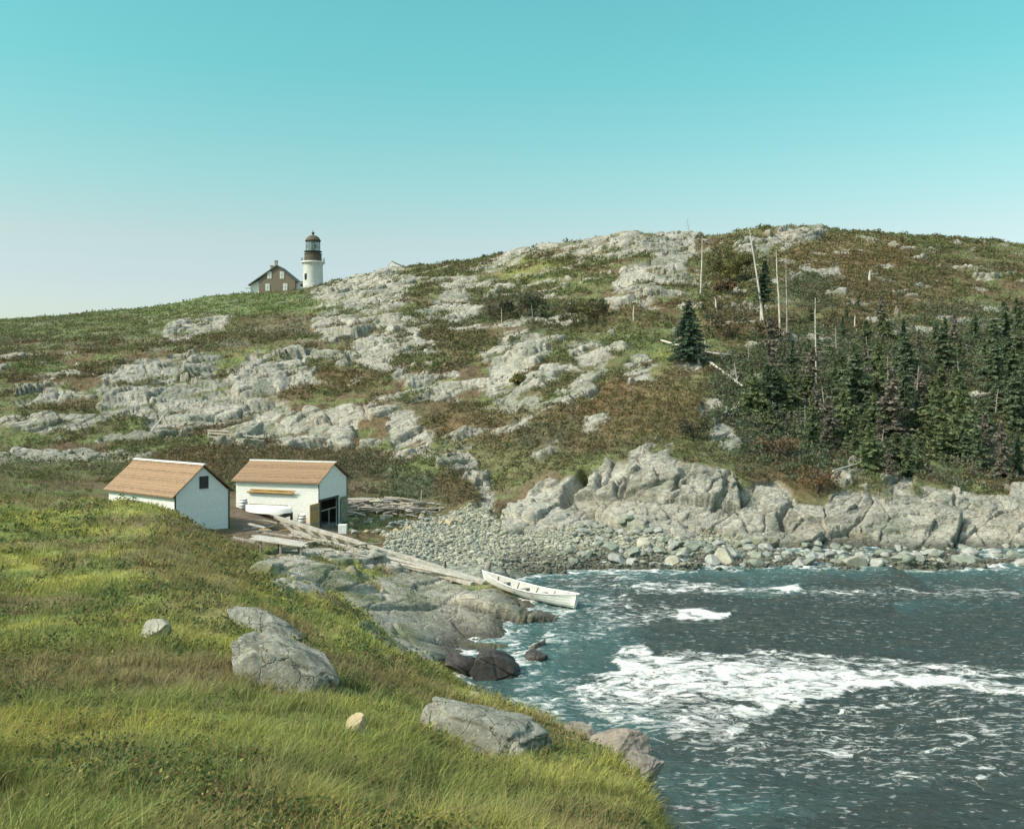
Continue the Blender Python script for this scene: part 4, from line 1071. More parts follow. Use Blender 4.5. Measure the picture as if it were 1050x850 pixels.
# ------------------------------------------------------------------ stones
def ico(sub):
    t = (1 + 5 ** .5) / 2
    V = np.array([(-1, t, 0), (1, t, 0), (-1, -t, 0), (1, -t, 0), (0, -1, t), (0, 1, t), (0, -1, -t), (0, 1, -t), (t, 0, -1), (t, 0, 1), (-t, 0, -1), (-t, 0, 1)], float)
    F = [(0, 11, 5), (0, 5, 1), (0, 1, 7), (0, 7, 10), (0, 10, 11), (1, 5, 9), (5, 11, 4), (11, 10, 2), (10, 7, 6), (7, 1, 8), (3, 9, 4), (3, 4, 2), (3, 2, 6), (3, 6, 8), (3, 8, 9), (4, 9, 5), (2, 4, 11), (6, 2, 10), (8, 6, 7), (9, 8, 1)]
    V /= np.linalg.norm(V[0])
    V = [tuple(v) for v in V]
    for _ in range(sub):
        cache, F2 = {}, []
        def mid(a, b):
            k = (min(a, b), max(a, b))
            if k not in cache:
                m_ = np.array(V[a]) + np.array(V[b]); m_ /= np.linalg.norm(m_); cache[k] = len(V); V.append(tuple(m_))
            return cache[k]
        for a, b, c in F:
            x, y, z = mid(a, b), mid(b, c), mid(c, a); F2 += [(a, x, z), (b, y, x), (c, z, y), (x, y, z)]
        F = F2
    return np.array(V), np.array(F)
ICO = {k: ico(k) for k in (1, 3, 5)}
def stone_shape(seed, sub, cuts=11, rough=.06, lo=.55, hi=.92):
    g = np.random.default_rng(seed); V, F = ICO[sub]; V = V.copy()
    for _ in range(cuts):
        nrm = g.normal(size=3); nrm /= np.linalg.norm(nrm); d = g.uniform(lo, hi)
        V -= np.maximum(0, V @ nrm - d)[:, None] * nrm
    if sub == 5:                                                            # joints cut into the big stones
        for _ in range(5):
            nrm = g.normal(size=3); nrm /= np.linalg.norm(nrm); q = V @ nrm - g.uniform(-.5, .5) + .05 * np.sin(V[:, 0] * 5 + V[:, 1] * 7)
            V = V * (1 - .07 * np.exp(-(q / .022) ** 2))[:, None] + nrm * (.03 * np.sign(q))[:, None]
    if rough:
        r = np.linalg.norm(V, axis=1, keepdims=True)
        nz = fbm(V[:, 0] * 2.2 + V[:, 2] * 1.3 + seed, V[:, 1] * 2.2 - V[:, 2] * 1.7, seed, 4) - .5
        nz2 = fbm(V[:, 0] * 9 + V[:, 2] * 5 + seed, V[:, 1] * 9 - V[:, 2] * 6, seed + 9, 3) - .5
        V = V * (1 + rough * 1.3 * nz[:, None] + rough * .55 * nz2[:, None])
    return V, F
def stone(name, seed, sub, scale, loc, rot, m, rough=.06, cuts=11, smooth=True):
    V, F = stone_shape(seed, sub, cuts, rough)
    o = np_mesh(name, V * np.array(scale), [F], m, smooth=smooth)
    o.location = loc; o.rotation_euler = rot
    return o
KEEPOUT = []
def boulder(px, py, hw, label, seed, m, sc_, rot, sink=.3, name='boulder', cat='boulder', dmin=5, rough=.11):
    p = spot(px, py, dmin)
    r = hw * p.y / FPX
    o = stone(name, seed, 5, (r * sc_[0], r * sc_[1], r * sc_[2]), (p.x, p.y + r * .3, p.z + r * sc_[2] * (1 - 2 * sink)), rot, m, rough, 16, False)
    KEEPOUT.append((p.x, p.y + r * .3, r * .75))
    return tag(o, label, cat)
def bank_rock_material():
    m, nt, N, L, p, o = nodes_of('lichened_bank_rock')
    tc = N.new('ShaderNodeNewGeometry')
    def noise(sc_, det, rg=.6):
        n_ = N.new('ShaderNodeTexNoise'); n_.inputs['Scale'].default_value = sc_; n_.inputs['Detail'].default_value = det; n_.inputs['Roughness'].default_value = rg
        L.new(tc.outputs['Position'], n_.inputs['Vector']); return n_.outputs[0]
    def ramp(src, a, b, ca, cb):
        r_ = N.new('ShaderNodeValToRGB'); r_.color_ramp.elements[0].position = a; r_.color_ramp.elements[1].position = b
        r_.color_ramp.elements[0].color = (*ca, 1); r_.color_ramp.elements[1].color = (*cb, 1); L.new(src, r_.inputs[0]); return r_.outputs[0]
    def mix(f, a, b, mode='MIX'):
        q = N.new('ShaderNodeMix'); q.data_type = 'RGBA'; q.blend_type = mode
        if hasattr(f, 'links'): L.new(f, q.inputs[0])
        else: q.inputs[0].default_value = f
        L.new(a, q.inputs[6]); L.new(b, q.inputs[7]); return q.outputs[2]
    base = ramp(noise(1.8, 8, .65), .36, .64, (.18, .18, .14), (.40, .38, .315))
    lich = ramp(noise(7, 6, .7), .55, .60, (0, 0, 0), (1, 1, 1)); pale = ramp(noise(3, 2), .2, .8, (.42, .41, .35), (.36, .38, .29))
    c = mix(lich, base, pale)
    dark = ramp(noise(12, 5, .7), .60, .66, (0, 0, 0), (1, 1, 1)); dk = ramp(noise(3, 2), .2, .8, (.07, .07, .06), (.10, .09, .065))
    c = mix(dark, c, dk)
    fine = ramp(noise(60, 4, .7), .3, .7, (.65, .65, .65), (1.25, 1.25, 1.25))
    L.new(mix(1.0, c, fine, 'MULTIPLY'), p.inputs['Base Color'])
    p.inputs['Roughness'].default_value = .9; p.inputs['Specular IOR Level'].default_value = .15
    vo = N.new('ShaderNodeTexVoronoi'); vo.feature = 'DISTANCE_TO_EDGE'; vo.inputs['Scale'].default_value = 1.7
    nw = N.new('ShaderNodeTexNoise'); nw.inputs['Scale'].default_value = 2.2; nw.inputs['Detail'].default_value = 4; L.new(tc.outputs['Position'], nw.inputs['Vector'])
    va = N.new('ShaderNodeVectorMath'); va.operation = 'MULTIPLY_ADD'; va.inputs[1].default_value = (.7, .7, .7); L.new(nw.outputs['Color'], va.inputs[0]); L.new(tc.outputs['Position'], va.inputs[2]); L.new(va.outputs[0], vo.inputs['Vector'])
    cr = N.new('ShaderNodeMapRange'); cr.inputs[2].default_value = .035; L.new(vo.outputs['Distance'], cr.inputs[0])
    ad = N.new('ShaderNodeMath'); ad.operation = 'MULTIPLY_ADD'; ad.inputs[1].default_value = .9; L.new(cr.outputs[0], ad.inputs[0]); L.new(noise(22, 6, .75), ad.inputs[2])
    b = N.new('ShaderNodeBump'); b.inputs['Strength'].default_value = 1.0; b.inputs['Distance'].default_value = .05; L.new(ad.outputs[0], b.inputs['Height']); L.new(b.outputs[0], p.inputs['Normal'])
    return m
fg_stone = bank_rock_material()
boulder(268, 648, 47, 'long grey rock in grass, upper one of the pair on the bank', 11, fg_stone, (1.0, .8, .36), (0, R(26), R(-8)), .44)
boulder(292, 707, 68, 'large pale topped rock in grass, lower one of the pair on the bank', 23, fg_stone, (1.0, .85, .48), (R(10), R(27), R(-12)), .44)
boulder(502, 772, 74, 'big lichen grey rock bulging from the grass above the water', 37, fg_stone, (1.0, .85, .42), (R(8), R(22), R(-6)), .42)
boulder(366, 752, 13, 'small ochre pointed stone lying in the bank grass', 41, stone_ochre, (1, .8, .85), (0, R(-10), .4), .25, 'stone', 'stone')
boulder(157, 655, 16, 'pale stone in the grass at the upper left of the bank', 43, stone_cream, (1, .9, .8), (0, 0, .3), .3, 'stone', 'stone')
rim_rock = mat('reddish_rock', (.32, .265, .22), (.14, .12, .095), scale=3, bump=.9, bscale=9)
for px, D, r, sd, lb in ((628, 18.6, .62, 47, 'reddish grey rock breaking through the right rim of the grassy bank'), (652, 17.2, .5, 48, 'smaller reddish rock at the outermost corner of the grassy bank'), (596, 20.8, .42, 49, 'low grey rock on the bank rim behind the big lichen grey one')):
    x = (px - CX) / FPX * D
    tag(stone('rim_rock', sd, 5, (r * 1.2, r * .9, r * .6), (x, D, ground(x, D) + r * .12), (0, R(14), sd), rim_rock, .10, 14, False), lb, 'rock')
    KEEPOUT.append((x, D, r * .8))
for px, py, hw, D, sd, lb in ((505, 694, 29, 40, 51, 'dark wet rock rising from shallows below the grassy bank'), (475, 684, 22, 40.5, 57, 'dark wet rock at the head of the shallow inlet'), (550, 677, 13, 42, 53, 'small dark rock awash seaward of the larger wet rock')):
    x = (px - CX) / FPX * D; r = hw * D / FPX
    tag(stone('sea_rock', sd, 5, (r, r * .9, r * .62), (x, D, .12 + r * .05), (0, R(12), sd), stone_dark, .08, 12), lb, 'rock')

# individual boulders along the foot of the cliff and on the beach
protos = []
for k in range(10):
    mt = [stone_green, stone_green, stone_gray, stone_cream, stone_green, stone_gray, stone_cream, stone_gray, stone_green, stone_cream][k]
    V, F = stone_shape(200 + k, 3, 12, .05)
    protos.append((V, F, mt))
first = {}
cand = []
for (x0, x1, ya, yb, ks, n, s0, s1, lb, gp) in (
    (585, 1060, .0, 1.0, (0, 1, 2, 4, 5, 7, 8), 200, .22, .62, 'angular grey green boulder in the heap along the foot of cliff', 'boulders along the foot of the cliff'),
    (420, 600, .0, 1.0, (3, 6, 9, 2, 0), 70, .11, .26, 'cream or grey stone lying on the cobble beach behind the dory', 'stones on the cobble beach')):
    for i in range(n):
        px = random.uniform(x0, x1)
        f_ = random.random() ** .8
        top = 541 + 22 * min(1, max(0, (px - 640) / 160)) if px > 585 else 522
        bot = 581
        py = bot - (bot - top) * f_ + random.uniform(-1, 1)
        p = spot(px, py, 61)
        if p.z < -.2 or p.y > 84: continue
        s = random.uniform(s0, s1) * (.75 + .5 * random.random()) * (1 - .25 * f_)
        k = random.choice(ks)
        if k not in first:
            V, F, mt = protos[k]
            o = np_mesh('beach_boulder', V, [F], mt, smooth=False); first[k] = o
        else:
            o = first[k].copy(); COL.objects.link(o)
        o.location = (p.x, p.y, p.z + s * .22); o.scale = (s * random.uniform(.8, 1.3), s * random.uniform(.8, 1.1), s * random.uniform(.55, .85))
        o.rotation_euler = (random.uniform(-.4, .4), random.uniform(-.4, .4), random.uniform(0, 6.28))
        tag(o, lb, 'boulder', gp)
for i in range(46):
    px = random.uniform(358, 470); py = random.uniform(531, 549) - (px - 358) * .05
    p = spot(px, py, 64); k = random.choice((11, 12, 13)); s = random.uniform(.14, .36)
    if k not in first:
        V, F = stone_shape(220 + k, 3, 12, .05)
        o = np_mesh('beach_boulder', V, [F], {11: stone_ochre, 12: stone_gray, 13: stone_green}[k]); first[k] = o
    else:
        o = first[k].copy(); COL.objects.link(o)
    o.location = (p.x, p.y, p.z + s * .2); o.scale = (s * random.uniform(.8, 1.3), s, s * random.uniform(.55, .85)); o.rotation_euler = (0, random.uniform(-.3, .3), random.uniform(0, 6.28))
    tag(o, 'ochre or grey rock banked up just below the driftwood line', 'boulder', 'rocks below the driftwood line')
for px, py, s, sd, lb in ((741, 578, .85, 301, 'largest pale cream boulder standing at the waterline below the cliff'), (876, 581, .75, 302, 'pale rounded boulder at the waterline under the right end of cliff'), (690, 579, .55, 303, 'pale boulder at waterline left of the largest cream one'), (660, 562, .6, 304, 'tan boulder sitting in the middle of the boulder heap')):
    p = spot(px, py, 60)
    tag(stone('waterline_boulder', sd, 3, (s * 1.25, s, s * .8), (p.x, p.y, max(p.z, -.05) + s * .25), (0, .1, sd), stone_cream, .05, 10, False), lb, 'boulder')
for o in first.values(): pass

# ------------------------------------------------------------------ scatter tools
dXc = np.abs(np.gradient(VX, axis=1)); dYc = np.hypot(np.gradient(VY, axis=0), np.gradient(VZ, axis=0))
AREA = dXc * dYc
def scatter(weight, n):
    """n random ground points with probability proportional to weight per square metre"""
    w = (weight * AREA)[:-1, :-1].ravel(); c = np.cumsum(w)
    k = np.searchsorted(c, rng.random(n) * c[-1]); k = np.minimum(k, len(w) - 1)
    j, i = k // (NC - 1), k % (NC - 1)
    fj, fi = rng.random(n), rng.random(n)
    def g(A):
        return (A[j, i] * (1 - fi) + A[j, i + 1] * fi) * (1 - fj) + (A[j + 1, i] * (1 - fi) + A[j + 1, i + 1] * fi) * fj
    return np.stack([g(VX), g(VY), g(VZ)], -1), alb[j, i], j, i
def unit(n):
    v = rng.normal(size=(n, 3)); return v / np.linalg.norm(v, axis=1, keepdims=True)
def diamonds(P, size, colr, flat=0.0, asp=.55):
    """leaf-sized diamond faces at P"""
    n = len(P); a = unit(n); a[:, 2] *= (1 - flat); a /= np.linalg.norm(a, axis=1, keepdims=True)
    b = np.cross(a, unit(n)); b /= np.maximum(np.linalg.norm(b, axis=1, keepdims=True), 1e-6)
    s = size[:, None]
    V = np.stack([P - a * s, P + b * s * asp, P + a * s, P - b * s * asp], 1).reshape(-1, 3)
    return V, np.arange(4 * n).reshape(n, 4), np.repeat(colr, 4, 0)
def clumps(P, r, h, colr, K, lsz, jit=.25):
    n = len(P)
    d = unit(n * K); d[:, 2] = np.abs(d[:, 2]); q = rng.random(n * K) ** .45
    R_ = np.repeat(r, K); H2 = np.repeat(h, K)
    Q = np.repeat(P, K, 0) + np.stack([d[:, 0] * R_ * q, d[:, 1] * R_ * q, d[:, 2] * H2 * q + .02], -1)
    c = np.repeat(colr, K, 0) * (1 + jit * rng.normal(size=(n * K, 1)))
    return diamonds(Q, np.repeat(lsz, K) * rng.uniform(.6, 1.3, n * K), np.clip(c, .01, .6))
def pick(pal, n, wts):
    pal = np.array(pal); return pal[rng.choice(len(pal), n, p=np.array(wts) / sum(wts))]

# ------------------------------------------------------------------ heath and hillside grass
open_ground = np.clip(1 - rockall * 1.3, 0, 1) * (1 - beach) * (1 - dirt)
house_gap = 1 - ((GY > 60) & (GY < 76) & (GPX > 95) & (GPX < 362))
forest = sstep(1.2, .7, ((QX - 850) / 125) ** 2 + ((QY - 415) / 80) ** 2) + sstep(1.2, .7, ((QX - 1000) / 130) ** 2 + ((QY - 410) / 95) ** 2)
forest = np.clip(forest, 0, 1)
brushy = sstep(.44, .58, fbm(GX / 5, S_ / 4, 180, 4))
for (cx_, cy_), (rx, ry), st in [((660,425),(85,42),1.),((555,445),(80,30),1.),((440,355),(60,26),.9),((380,365),(30,30),.8),((455,490),(50,30),1.),((590,326),(34,18),1.),((520,318),(44,16),1.),((755,300),(40,55),1.),((815,480),(70,26),1.),((610,462),(90,14),1.),((700,462),(60,14),1.),((560,478),(40,8),1.),((880,490),(60,12),1.),((280,475),(150,22),.8),((850,410),(130,90),1.),((880,275),(90,40),.8),((640,325),(30,12),.7),((555,392),(20,10),.6)]:
    q = ((QX - cx_) / rx) ** 2 + ((QY - cy_) / ry) ** 2
    brushy = np.maximum(brushy, sstep(1.3, .7, q) * st)
green_top = sstep(345, 318, GPX) * sstep(352, 334, GPY)
brushy = brushy * (1 - .75 * green_top)
hill_only = ((GY > 76) & (GY < 300)) * 1.0
fade = np.clip(105 / np.maximum(GY, 40), .3, 1.2) ** 1.3
P, c0, j, i = scatter(open_ground * brushy * hill_only * fade * house_gap, 62000)
dist = P[:, 1]
mixc = pick([(.095, .085, .04), (.12, .075, .036), (.06, .065, .036), (.14, .10, .05), (.085, .10, .04)], len(P), [3, 1.6, 1.8, 1.6, 2.6])
cc_ = 1.26 * (.55 * c0 + .45 * mixc) * np.array((.97, 1.04, 1.02))
sc_d = np.clip(dist / 100, .8, 2.2)
bigs = 1 + 1.3 * (rng.random(len(P)) < .06) * (dist < 150)
V, F, Cc = clumps(P, rng.uniform(.25, .6, len(P)) * sc_d * bigs, rng.uniform(.2, .7, len(P)) * np.sqrt(sc_d) * bigs, cc_ * (1 - .12 * (bigs > 1))[:, None], 12, .12 * sc_d * np.sqrt(bigs), .16)
tag(np_mesh('heath', V, [F], leafy, Cc), 'low brown and olive heath between the crags', kind='stuff')

def blades(P, h, w, colr, tipc, lean=.35, wind=(.25, .0), seg=2):
    n = len(P); yaw = rng.uniform(0, 2 * math.pi, n)
    s = np.stack([np.cos(yaw), np.sin(yaw), np.zeros(n)], -1) * (w / 2)[:, None]
    ld = rng.normal(0, lean, (n, 2)) + np.array(wind)
    L3 = np.stack([ld[:, 0], ld[:, 1], np.ones(n)], -1); L3 /= np.linalg.norm(L3, axis=1, keepdims=True)
    mid = P + L3 * (h * .55)[:, None]
    tip = P + L3 * h[:, None] + np.stack([ld[:, 0], ld[:, 1], -.25 * np.hypot(ld[:, 0], ld[:, 1])], -1) * (h * .45)[:, None]
    P0 = P - np.array((0, 0, .04))
    if seg == 1:
        V = np.stack([P0 - s, P0 + s, tip], 1).reshape(-1, 3)
        F = [np.arange(3 * n).reshape(n, 3)]; Cc = np.stack([colr, colr, tipc], 1).reshape(-1, 3)
    else:
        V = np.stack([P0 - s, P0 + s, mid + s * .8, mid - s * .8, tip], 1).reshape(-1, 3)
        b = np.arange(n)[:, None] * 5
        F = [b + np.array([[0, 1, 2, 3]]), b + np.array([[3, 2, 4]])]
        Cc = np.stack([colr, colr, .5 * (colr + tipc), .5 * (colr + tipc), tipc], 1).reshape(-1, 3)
    return V, F, Cc
P, c0, j, i = scatter(open_ground * hill_only * fade * house_gap * (1.0 - .5 * forest), 230000)
scd = np.clip(P[:, 1] / 100, .8, 2.4)
cc_ = np.clip(c0 * (1 + .3 * rng.normal(size=(len(P), 1))), .01, .5) * 1.05
V, F, Cc = blades(P, rng.uniform(.18, .5, len(P)) * np.sqrt(scd), .09 * scd, cc_, cc_ * 1.25, .45, (.15, 0), 1)
tag(np_mesh('hillside_grass', V, F, leafy, Cc), 'short tufty grass over the hillside', kind='stuff')

# ------------------------------------------------------------------ bank grass in the foreground
near = (GY > 2.5) & (GY < 78) & (house_gap > .5)
infront = (np.abs(GPX - 525) < 900)
w = np.clip(1 - rockall * 1.2, 0, 1) * (1 - beach) * (1 - dirt * .8) * near * infront * np.clip(11 / np.maximum(GY, 4), .0, 1.6) ** 1.75 * (GZ > .9)
P, c0, j, i = scatter(w, 430000)
ok = np.ones(len(P), bool)
for x, y, r in KEEPOUT: ok &= np.hypot(P[:, 0] - x, P[:, 1] - y) > r * .85
# keep the boathouse floors and the platform clear
for A_, al_, ac_, L_, W_ in ((A1, al1, ac1, L1, W1), (A2, al2, ac2, L2, W2)):
    dx, dy = P[:, 0] - A_.x, P[:, 1] - A_.y
    u_ = dx * al_.x + dy * al_.y; v_ = dx * ac_.x + dy * ac_.y
    ok &= ~((u_ > -.1) & (u_ < L_ + .1) & (v_ > -.1) & (v_ < W_ + .1))
P, c0 = P[ok], c0[ok]
tuft = fbm(P[:, 0] / .5, P[:, 1] / .5, 190, 3); big = fbm(P[:, 0] / 2.5, P[:, 1] / 2.5, 195, 3)
h = rng.uniform(.08, .21, len(P)) * (.36 + 1.4 * sstep(.38, .68, tuft)) * (.75 + .5 * big)
w_ = .0065 * np.clip(P[:, 1] / 9, 1.0, 5.5)
dry = (rng.random(len(P)) < .12 + .30 * sstep(.5, .65, fbm(P[:, 0] / 1.6, P[:, 1] / 1.6, 198, 3)))[:, None]
cc_ = np.clip(c0 * (1.05 + .28 * rng.normal(size=(len(P), 1))), .01, .5)
cc_ = np.where(dry, .45 * cc_ + .55 * np.array((.24, .19, .095)), cc_)
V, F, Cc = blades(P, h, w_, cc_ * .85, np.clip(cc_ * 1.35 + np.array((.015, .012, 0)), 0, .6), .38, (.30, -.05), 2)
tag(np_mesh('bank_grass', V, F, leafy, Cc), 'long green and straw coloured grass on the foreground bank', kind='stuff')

# broad leaved weeds low in the turf
P, c0, j, i = scatter(w * sstep(.45, .6, fbm(GX / 1.3, GY / 1.3, 320, 4)), 14000)
ok = np.ones(len(P), bool)
for x, y, r in KEEPOUT: ok &= np.hypot(P[:, 0] - x, P[:, 1] - y) > r
P = P[ok]; sd_ = np.clip(P[:, 1] / 14, .8, 2.6)
V, F, Cc = clumps(P, rng.uniform(.08, .2, len(P)) * np.sqrt(sd_), rng.uniform(.08, .26, len(P)) * np.sqrt(sd_), pick([(.07, .105, .04), (.10, .13, .045), (.17, .16, .05), (.16, .10, .055), (.28, .24, .08)], len(P), [4, 3, 2, 1.2, .7]), 10, .024 * sd_)
tag(np_mesh('bank_weeds', V, [F], leafy, Cc), 'low leafy weeds mixed through the bank grass', kind='stuff')

# taller dry stalks and seed heads
P, c0, j, i = scatter(w, 9000)
ok = np.ones(len(P), bool)
for x, y, r in KEEPOUT: ok &= np.hypot(P[:, 0] - x, P[:, 1] - y) > r
P = P[ok]
hh = rng.uniform(.25, .5, len(P)) * (.7 + .6 * fbm(P[:, 0] / 1.2, P[:, 1] / 1.2, 199, 3)); cst = pick([(.30, .24, .12), (.22, .15, .08), (.26, .25, .10)], len(P), [3, 2, 2])
V, F, Cc = blades(P, hh, .005 * np.clip(P[:, 1] / 9, 1, 5), cst, cst * 1.2, .3, (.3, -.05), 2)
tag(np_mesh('dry_stalks', V, F, leafy, Cc), 'dry straw coloured stalks standing through the bank grass', kind='stuff')

# cobbles: nobody could count them
V1, F1 = ICO[1]
P, c0, j, i = scatter(np.clip(beach, 0, 1) * (GZ > -.35) * (GY > 60), 15000)
n = len(P); sz = rng.uniform(.045, .12, n) * (1 + .8 * (rng.random(n) < .1))
allV, allF, allC = [], [], []
for k in range(6):
    Vk, Fk = stone_shape(400 + k, 1, 8, 0, .6, .95)
    s = np.arange(k, n, 6)
    yaw = rng.uniform(0, 6.28, len(s)); ca, sa = np.cos(yaw), np.sin(yaw)
    X = Vk[None, :, 0] * sz[s, None] * rng.uniform(.8, 1.4, (len(s), 1)); Y = Vk[None, :, 1] * sz[s, None]; Z = Vk[None, :, 2] * sz[s, None] * rng.uniform(.5, .8, (len(s), 1))
    W = np.stack([P[s, None, 0] + X * ca[:, None] - Y * sa[:, None], P[s, None, 1] + X * sa[:, None] + Y * ca[:, None], P[s, None, 2] + Z + sz[s, None] * .25], -1)
    base = sum(len(v) for v in allV)
    allF.append((Fk[None] + (np.arange(len(s)) * len(Vk))[:, None, None]).reshape(-1, 3) + base)
    allV.append(W.reshape(-1, 3))
    colr = pick([(.42, .40, .31), (.30, .30, .24), (.20, .215, .165), (.36, .33, .24), (.48, .46, .38)], len(s), [3, 3, 2, 2, 1.2])
    wet_ = np.clip((P[s, 2] + .1) / .7, .3, 1)[:, None]
    allC.append(np.repeat(colr * .78 * wet_ * (1 + .1 * rng.normal(size=(len(s), 1))), len(Vk), 0))
tag(np_mesh('cobbles', np.concatenate(allV), [np.concatenate(allF)], leaf_mat('cobble_stone', .9, 0.0), np.clip(np.concatenate(allC), .02, .7)), 'pale cobbles covering the small beach', kind='stuff')

# ------------------------------------------------------------------ trees
def spruce_mesh(seed, H_t, R_t, colr, gap=0.0):
    g = np.random.default_rng(seed); Q, S, Cl = [], [], []
    z = H_t * .10
    while z < H_t * .985:
        t = z / H_t
        L = R_t * (1 - t) ** .75 * (1.0 if g.random() > gap else .35)
        nb = int(6 + 4 * (1 - t))
        for b in range(nb):
            a = g.uniform(0, 2 * math.pi); l = L * g.uniform(.65, 1.15) + .08
            ns = max(3, int(l / .13))
            for q in range(ns):
                f_ = (q + .6) / ns
                for sd in (-1, 1):
                    off = sd * .16 * l * (1 - f_ * .6) * g.uniform(.2, 1)
                    x = math.cos(a) * l * f_ - math.sin(a) * off; y = math.sin(a) * l * f_ + math.cos(a) * off
                    Q.append((x, y, z - .28 * l * f_ ** 1.3 + .10 * l * f_ ** 3 + g.uniform(-.05, .05)))
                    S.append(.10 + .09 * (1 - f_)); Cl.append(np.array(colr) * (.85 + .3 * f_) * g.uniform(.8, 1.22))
        z += .17 + .10 * g.random()
    Q.append((0, 0, H_t)); S.append(.12); Cl.append(colr)
    return np.array(Q), np.array(S), np.array(Cl)
def spruce(seed, H_t, R_t, colr, label, group=None, gap=0.0, bare=.0):
    t = thing('spruce_tree', label, 'tree', (0, 0, 0), 0, group)
    MB().tube([(0, 0, -.4), (.02, 0, H_t * .4), (0, .02, H_t * .97)], [.03 * H_t ** .8, .02 * H_t ** .8, .012], 7).build('trunk', dark_bark, t)
    Q, S, Cl = spruce_mesh(seed, H_t, R_t, colr, gap)
    if bare: s = Q[:, 2] > bare * H_t; Q, S, Cl = Q[s], S[s], Cl[s]
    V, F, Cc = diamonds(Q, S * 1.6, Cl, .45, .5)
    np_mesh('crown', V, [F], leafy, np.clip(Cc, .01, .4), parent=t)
    return t
SPC = (.12, .152, .09)
big = spruce(601, 7.0, 2.9, (.075, .108, .072), 'broad dark green spruce standing left of the fallen bleached trunk')
p = spot(706, 372, 76); big.location = p
sp2 = spruce(602, 8.8, 2.3, (.060, .09, .058), 'thin topped green spruce growing right behind the tallest bleached trunk', gap=.15, bare=.38)
p = spot(782, 335, 76); sp2.location = p; sp2.rotation_euler = (0, R(2), 0)
GRP = 'spruces of the thicket on the right slope'
kinds = [spruce(611, 4.8, 1.75, SPC, 'dark green spruce crowded in the thicket on the right slope', GRP, .35), spruce(612, 3.8, 1.6, (.115, .145, .078), 'dark green spruce crowded in the thicket on the right slope', GRP, .4),
         spruce(613, 5.6, 1.7, (.095, .128, .08), 'dark green spruce crowded in the thicket on the right slope', GRP, .45), spruce(614, 2.8, 1.5, (.125, .145, .075), 'dark green spruce crowded in the thicket on the right slope', GRP, .3)]
kinds += [spruce(615, 4.6, 1.5, (.19, .17, .135), 'grey half dead spruce with thin needles standing in the thicket', 'half dead spruces in the thicket', .55), spruce(616, 3.6, 1.7, (.15, .18, .09), 'lighter green young spruce filling a gap in the thicket', 'lighter young spruces in the thicket', .35)]
used = set(); pts = []
tries = 0
while len(pts) < 125 and tries < 4000:
    tries += 1
    px = random.uniform(752, 1075); py = random.uniform(334, 492)
    lo = 438 + 55 * min(1, max(0, (px - 770) / 110)); hi = 378 - 42 * min(1, max(0, (px - 800) / 80))
    if px < 790: hi = 400
    if not (hi < py < lo): continue
    if random.random() < .6 * min(1, max(0, (415 - py) / 70)): continue
    p = spot(px, py, 74)
    if any((p - q).length < 1.2 for q in pts): continue
    pts.append(p)
for k, p in enumerate(pts):
    kd = random.choice((0, 0, 1, 1, 2, 3, 3, 4, 5, 5)); s = random.choice((random.uniform(.35, .7), random.uniform(.7, 1.15), random.uniform(.9, 1.5))) * (.85 if p.y > 108 else 1.0)
    if kd not in used:
        used.add(kd); o = kinds[kd]; o.location = p; o.rotation_euler = (0, 0, random.uniform(0, 6)); o.scale = (s, s, s)
    else:
        w_s = random.uniform(.85, 1.25)
        dup(kinds[kd], p, 0, (s * w_s, s * w_s, s * random.uniform(.85, 1.1)), rot=(random.gauss(0, .05), random.gauss(.03, .05), random.uniform(0, 6)))
for px, py, s, lb in ((880, 318, .5, 'small lone spruce near the top of rusty right slope'), (727, 345, .35, 'little dark spruce behind the broad spruce'), (868, 330, .55, 'small spruce at the upper edge of the right thicket'), (832, 330, .5, 'small dark spruce left of upper thicket edge')):
    dup(kinds[1], spot(px, py, 80), random.uniform(0, 6), s, lb, '')

def dead_tree(base, top, r0, label, nb=9, blen=.9, m=None, dmin=76, lean_back=0.0, start=.25):
    p = spot(*base, dmin)
    h = (base[1] - top[1]) * p.y / FPX; dx = (top[0] - base[0]) * p.y / FPX
    t = thing('dead_tree', label, 'dead tree', p, 0, 'bare bleached trunks on the right slope')
    T_ = Vector((dx, lean_back, h)); k1 = T_ * .4 + Vector((random.uniform(-.08, .08), 0, 0)); k2 = T_ * .75 + Vector((random.uniform(-.08, .08), 0, 0))
    MB().tube([(0, 0, -.5), k1, k2, T_], [r0, r0 * .8, r0 * .55, r0 * .28], 8).build('trunk', m or dead_bark, t)
    for b in range(nb):
        f_ = start + (.97 - start) * (b + random.random() * .8) / nb; q = T_ * f_
        a = random.choice((0, math.pi)) + random.gauss(0, .7); l = blen * (1.15 - f_) * random.uniform(.5, 1.3)
        d = Vector((math.cos(a), math.sin(a), random.uniform(-.25, .18)))
        MB().tube([q, q + d * l * .55 + Vector((0, 0, -.03)), q + d * l], [max(.03, r0 * .25), max(.022, r0 * .18), .015], 5).build('branch', gray_wood, t)
    return t
dead_tree((784, 337), (768, 233), .17, 'tallest bleached dead trunk, leaning slightly left and breaking the skyline', 11, 1.2)
dead_tree((780, 333), (782, 298), .16, 'short bleached trunk just right of the tallest one', 2, .5)
dead_tree((800, 343), (796, 260), .14, 'bleached dead trunk with few twigs, third from left in the tall group', 12, 1.2)
dead_tree((807, 351), (806, 261), .12, 'slender dead trunk bristling with side twigs right of the tall group', 30, 1.6, gray_wood)
dead_tree((837, 394), (836, 306), .11, 'dead trunk with drooping grey branches standing inside the spruce thicket', 24, 2.2)
dead_tree((718, 304), (720, 243), .14, 'thin bare trunk above the broad spruce on the upper slope', 5, .5)
dead_tree((791, 370), (787, 331), .12, 'forked short dead trunk below the tall group', 5, .6)
dead_tree((812, 417), (811, 394), .16, 'squat broken snag with a splintered top in the thicket', 7, 1.0)
